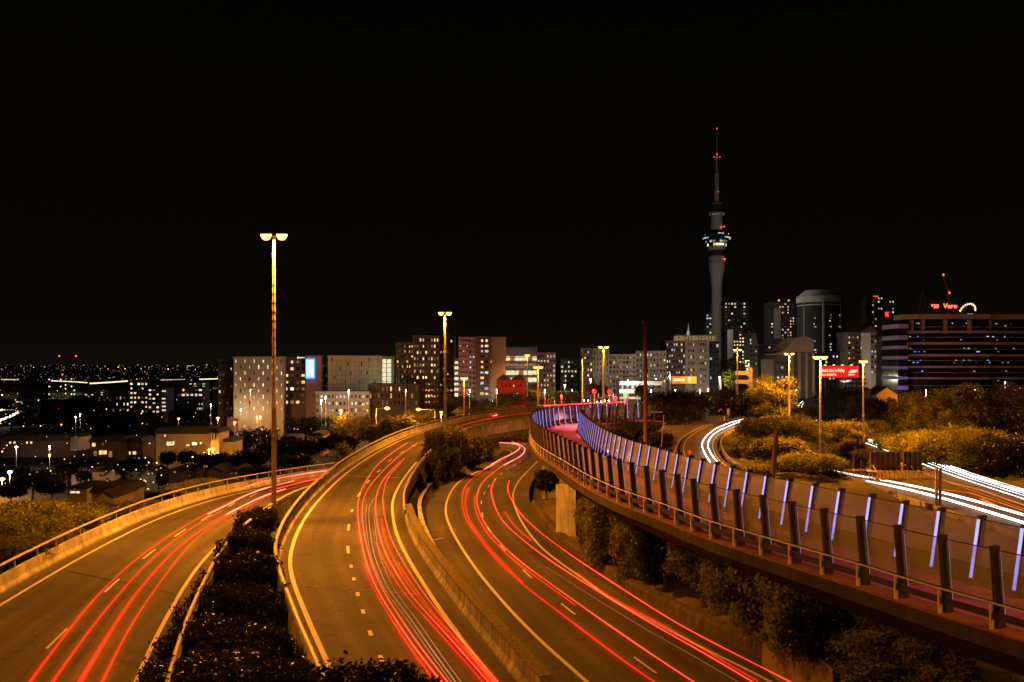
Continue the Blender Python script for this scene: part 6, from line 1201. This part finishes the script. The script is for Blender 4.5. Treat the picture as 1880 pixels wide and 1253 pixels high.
small_lamp('white lamp on a post below the blue lit sign', 590, 735, 308, 9, WH, 4500, white_glow, .3); small_lamp('white lamp right of the post below the blue lit sign', 598, 729, 306, 9, WH, 2500, white_glow, .25); small_lamp('small white post lamp left of the slotted wing', 387, 743, 330, 7, WH, 900, white_glow, .22)
small_lamp('white lamp glowing at the foot of the slotted wing', 442, 752, 346, 5, (1, .95, .6), 4500, white_glow, .2); small_lamp('white lamp at the green lit building corner', 712, 712, 340, 6, (.95, 1, .6), 5000, white_glow, .2)
small_lamp('white lamp lighting the yellow green tree by the arch', 1321, 693, 425, 9, (1, .95, .5), 14000, white_glow, .35); small_lamp('white lamp on the street in front of the green topped block', 1037, 707, 345, 7, WH, 5000, white_glow, .3); small_lamp('white lamp left of the traffic lights', 1084, 697, 380, 9, WH, 9000, white_glow, .35)
small_lamp('white lamp over the pale banded shop building', 1170, 702, 365, 9, WH, 9000, white_glow, .25); small_lamp('thin white post lamp in front of the shop building', 1153, 698, 366, 8, WH, 7000, white_glow, .2); small_lamp('white lamp before the orange billboard', 1230, 690, 388, 9, WH, 7000, white_glow, .3); small_lamp('white lamp right of the orange billboard', 1204, 696, 385, 9, WH, 8000, white_glow, .22)
small_lamp('white lamp above the small gabled houses on the bank', 1516, 690, 380, 9, (1, .8, .8), 6000, white_glow, .35); small_lamp('white lamp among the bank trees under the office block', 1845, 702, 268, 5, (.9, 1, .4), 5500, white_glow, .2)
small_lamp('white lamp at the foot of the purple block', 905, 737, 328, 6, WH, 6000, white_glow, .22); small_lamp('warm lamp below the lit car park', 1002, 727, 350, 6, WH, 5000, lamp_glow, .4); small_lamp('greenish white lamp right of the warm one below the car park', 1018, 729, 350, 6, WH, 1500, white_glow, .3)
small_lamp('white lamp glaring through the golden tree, left one', 1418, 731, 300, 5, WH, 6000, white_glow, .3); small_lamp('white lamp glaring through the golden tree, right one', 1450, 731, 300, 5, WH, 9000, white_glow, .55); small_lamp('white street lamp on the city street behind the pale stair structure', 1370, 722, 400, 9, WH, 6000, white_glow, .25)
small_lamp('white lamp low between the tan apartment blocks', 1300, 715, 400, 8, WH, 9000, white_glow, .25)
# traffic lights and crossing street
def traffic_light(label, px, py, D, h=4.5, lit='red', r=.75):
    c = at(px, py, D); root = empty('traffic_light', (c.x, D, c.z - h)); mb = MB(); mb.tube((0, 0, 0), (0, 0, h - 1.2), .1, .08, 6); mb.build('pole', ppost, root); mb = MB(); mb.box((0, .2, h - .7), (.9, .3, 2.6)); mb.build('housing', black, root)
    for i, nm in enumerate(('red', 'amber', 'green')):
        mb = MB(); mb.lathe([(r if nm == lit else .16, 0), (r * .6 if nm == lit else .1, .14)], n=12); o = mb.build('signal_lens', {'red': emis('signal_red', (1, .018, .012), 4) if 'signal_red' not in MATS else MATS['signal_red']}.get(nm, black) if nm == lit else black, root, loc=(0, -.02, h - .8 * i)); o.rotation_euler = (R(90), 0, 0)
    point((0, -.9, h), (1, .04, .02), 5000, .2, root, 'signal_light'); return tag(root, label, 'traffic light', 'red traffic lights at the end of the viaduct')
traffic_light('left one of the upper pair of red traffic lights', 1091, 719, 292); traffic_light('right one of the upper pair of red traffic lights', 1119, 719, 292); traffic_light('lower large red traffic light behind the violet fence', 1130, 732, 240, 5, r=.5); traffic_light('small red traffic light left of the diamond sign', 1031, 728, 330, r=.2); traffic_light('small red traffic light right of the lower large one', 1152, 729, 300, r=.25)
s = empty('lit_sign', at(1147, 726, 300)); mb = MB(); mb.box((0, 0, 0), (1.0, .2, 1.3)); mb.build('panel', emis('sign_green', (.1, 1, .15), 2.2), s); mb = MB(); mb.box((0, 0, -1.35), (.8, .2, 1.3)); mb.build('panel', PANE['cool'], s); mb = MB(); mb.tube((0, .2, -5), (0, .2, -1.8), .1, .1, 6); mb.build('pole', ppost, s); tag(s, 'small green and white lit sign right of the traffic lights', 'sign')
def car_glow(label, px, py, D, kind):
    c = at(px, py, D); root = empty('parked_car', (c.x, D, c.z - .7)); mb = MB(); mb.prism([(-.95, .2), (.95, .2), (.95, .75), (.72, .95), (.6, 1.45), (-.6, 1.45), (-.72, .95), (-.95, .75)], 0, 4.2); mb.build('body', black, root)
    for s_ in (-1, 1):
        mb = MB(); mb.lathe([(.16, 0), (.1, .08)], n=10); o = mb.build('headlight' if kind != 'red' else 'tail_light', white_glow if kind != 'red' else MATS['red_beacon_glow'], root, loc=(.7 * s_, -.03, .68)); o.rotation_euler = (R(90), 0, 0)
        for y in (.8, 3.3): mb = MB(); mb.tube((.72 * s_, y, .32), (.95 * s_, y, .32), .32, .32, 12); mb.build('wheel', black, root)
    mb = MB(); mb.box((0, -.02, 1.15), (1.15, .04, .4)); mb.build('windscreen', glass_dark, root)
    return tag(root, label, 'car', 'cars waiting beyond the footbridge')
car_glow('car with white headlights left of the traffic lights', 1076, 736, 300, 'w'); car_glow('car with white headlights under the upper traffic lights', 1100, 738, 310, 'w'); car_glow('car with white headlights right of the upper traffic lights', 1114, 736, 315, 'w')
# road signs
def sign(label, px, py, D, h, shape, cols_, size, name='road_sign', glyph=None):
    c = at(px, py, D); root = empty(name, (c.x, D, c.z - h)); mb = MB(); mb.tube((0, .06, -.3), (0, .06, h + size * .4), .05, .05, 6); mb.build('pole', ppost, root)
    mb = MB(); mb.prism([(x * size, z * size) for x, z in shape], -.03, .03); mb.build('panel', cols_, root, loc=(0, 0, h))
    if glyph: mb = MB(); [mb.prism([(x * size, z * size) for x, z in g], -.05, -.035) for g in glyph]; mb.build('symbol', glyph_m(name, label), root, loc=(0, 0, h))
    return tag(root, label, 'road sign')
def glyph_m(n, l): return paint if 'red' in l else black
yel = mat('sign_yellow', (.75, .42, .03), .5); redm = mat('sign_red', (.6, .04, .03), .5); emy = mat('marker_cream', (.7, .6, .4), .6)
sign('yellow diamond warning sign beyond the viaduct rail', 1009, 737, 250, 2.4, [(0, .75), (.75, 0), (0, -.75), (-.75, 0)], yel, 1.1, glyph=[[(-.12, -.3), (.12, -.3), (.12, .1), (.28, .1), (0, .4), (-.28, .1), (-.12, .1)]])
sign('small red shield sign with white symbol on a post by the retaining wall', 871, 832, 168, 2.0, [(-.5, .5), (.5, .5), (.5, -.1), (.25, -.45), (0, -.6), (-.25, -.45), (-.5, -.1)], redm, .85, glyph=[[(-.3, .35), (.3, .35), (.3, .22), (-.3, .22)], [(-.12, .15), (.12, .15), (.12, -.25), (-.12, -.25)]])
sign('faded red arrow sign in front of the slip road bend', 1266, 830, 185, 1.6, [(-.8, .2), (-.8, -.2), (-.3, -.2), (-.3, -.6), (.3, -.6), (.3, -.2), (.8, -.2), (.8, .2), (.3, .2), (.3, .6), (-.3, .6), (-.3, .2)], redm, .6)
sign('pale bollard shaped marker at the slip road junction', 1337, 756, 300, 1.6, [(-.4, -1.2), (.4, -1.2), (.5, .6), (.3, 1.0), (-.3, 1.0), (-.5, .6)], emy, 1.0); sign('small white post left of the pale marker', 1330, 768, 285, .6, [(-.14, -.7), (.14, -.7), (.14, .7), (-.14, .7)], emy, 1.0)
gable_house('small lit gabled house on the bank below the fire stair', 1610, 1648, 724, 711, 735, 300, wall['tan'], group=None, name='house'); gable_house('small hipped house left of the lit gabled one on the bank', 1584, 1604, 722, 715, 735, 305, wall['tan'], group=None, name='house')
mb = MB(); c = at(1370, 1000, 60)
# colourful lit kiosk under the red billboard
s = empty('lit_kiosk', at(1553, 700, 330)); k = 330 / F
for x, z, kd in ((-8, 0, 'cool'), (-3, -1, 'pale'), (3, 0, 'hot'), (8, 1, 'blue')): mb = MB(); mb.box((x * k, 0, z * k), (4 * k, .4, 3.4 * k)); mb.build('panel', PANE[kd], s)
mb = MB(); mb.box((0, .6, -1 * k), (26 * k, .8, 8 * k)); mb.build('wall', wall['dark'], s); mb = MB(); mb.box((0, .8, -10 * k), (.6, .5, 16 * k)); mb.build('post', black, s); tag(s, 'small kiosk with coloured lit panels under the red billboard', 'kiosk')

# unseen low lamps added in front of the blocks to light the facades
CWL = (1, .72, .46)
for px, D, pw, lab in ((460, 318, 15000, 'in front of the slotted wing'), (505, 320, 7000, 'left of the dark balconied wing'), (640, 312, 14000, 'in front of the beige panelled wing'), (745, 300, 7000, 'below the dark brown towers'), (862, 298, 12000, 'below the balconies of the purple block'),
        (912, 300, 9000, 'below the blank grey wing'), (1000, 335, 10000, 'below the white block with purple tint'), (1050, 378, 10000, 'below the green topped block'), (1098, 362, 14000, 'below the tan block by the traffic lights'), (1140, 362, 12000, 'below the tan block with two lit windows'), (1195, 365, 14000, 'below the block with the glazed roof floor'),
        (1240, 372, 16000, 'below the left half of the large tan block'), (1285, 372, 18000, 'below the right half of the large tan block'), (1390, 520, 26000, 'below the pale gridded block'), (1412, 440, 9000, 'below the dim white slab'), (1462, 362, 9000, 'in front of the shell roofed hall'), (1585, 375, 14000, 'in front of the gabled block'), (1608, 350, 7000, 'below the narrow white block'),
        (1700, 292, 13000, 'before the left part of the banded office'), (1790, 292, 9000, 'before the middle of the banded office'), (1360, 700, 60000, 'below the squat tower'), (1505, 760, 70000, 'below the rounded tower'), (1425, 820, 45000, 'below the tower with two red beacons')):
    small_lamp('added low fill lamp ' + lab, px, 716 if D < 400 else 700, D, 9, SOD if 'banded' in lab else CWL, pw * (.5 if 'banded' in lab else .115), white_glow, .14, group='city street lamps before the blocks')

for px, py, D, pw, lab in ((150, 900, 225, 2600, 'in the lane before the flat pale town house'), (208, 905, 214, 2200, 'in the lane before the cream gabled town house'), (246, 900, 218, 2200, 'in the lane before the pale town house'), (320, 892, 212, 1800, 'before the brown gabled cottage'), (430, 890, 192, 1200, 'before the small dark cottage'), (200, 862, 250, 1500, 'below the house with the yellow balcony room'), (250, 862, 250, 1500, 'below the house with patterned curtains'), (335, 858, 240, 500, 'in the garden of the white fronted villa')):
    small_lamp('added dim fill lamp ' + lab, px, py, D, 3.5, (1, .82, .5), pw, white_glow, .1, group='added fill lamps of the suburb')  # lamps added to brighten the house fronts
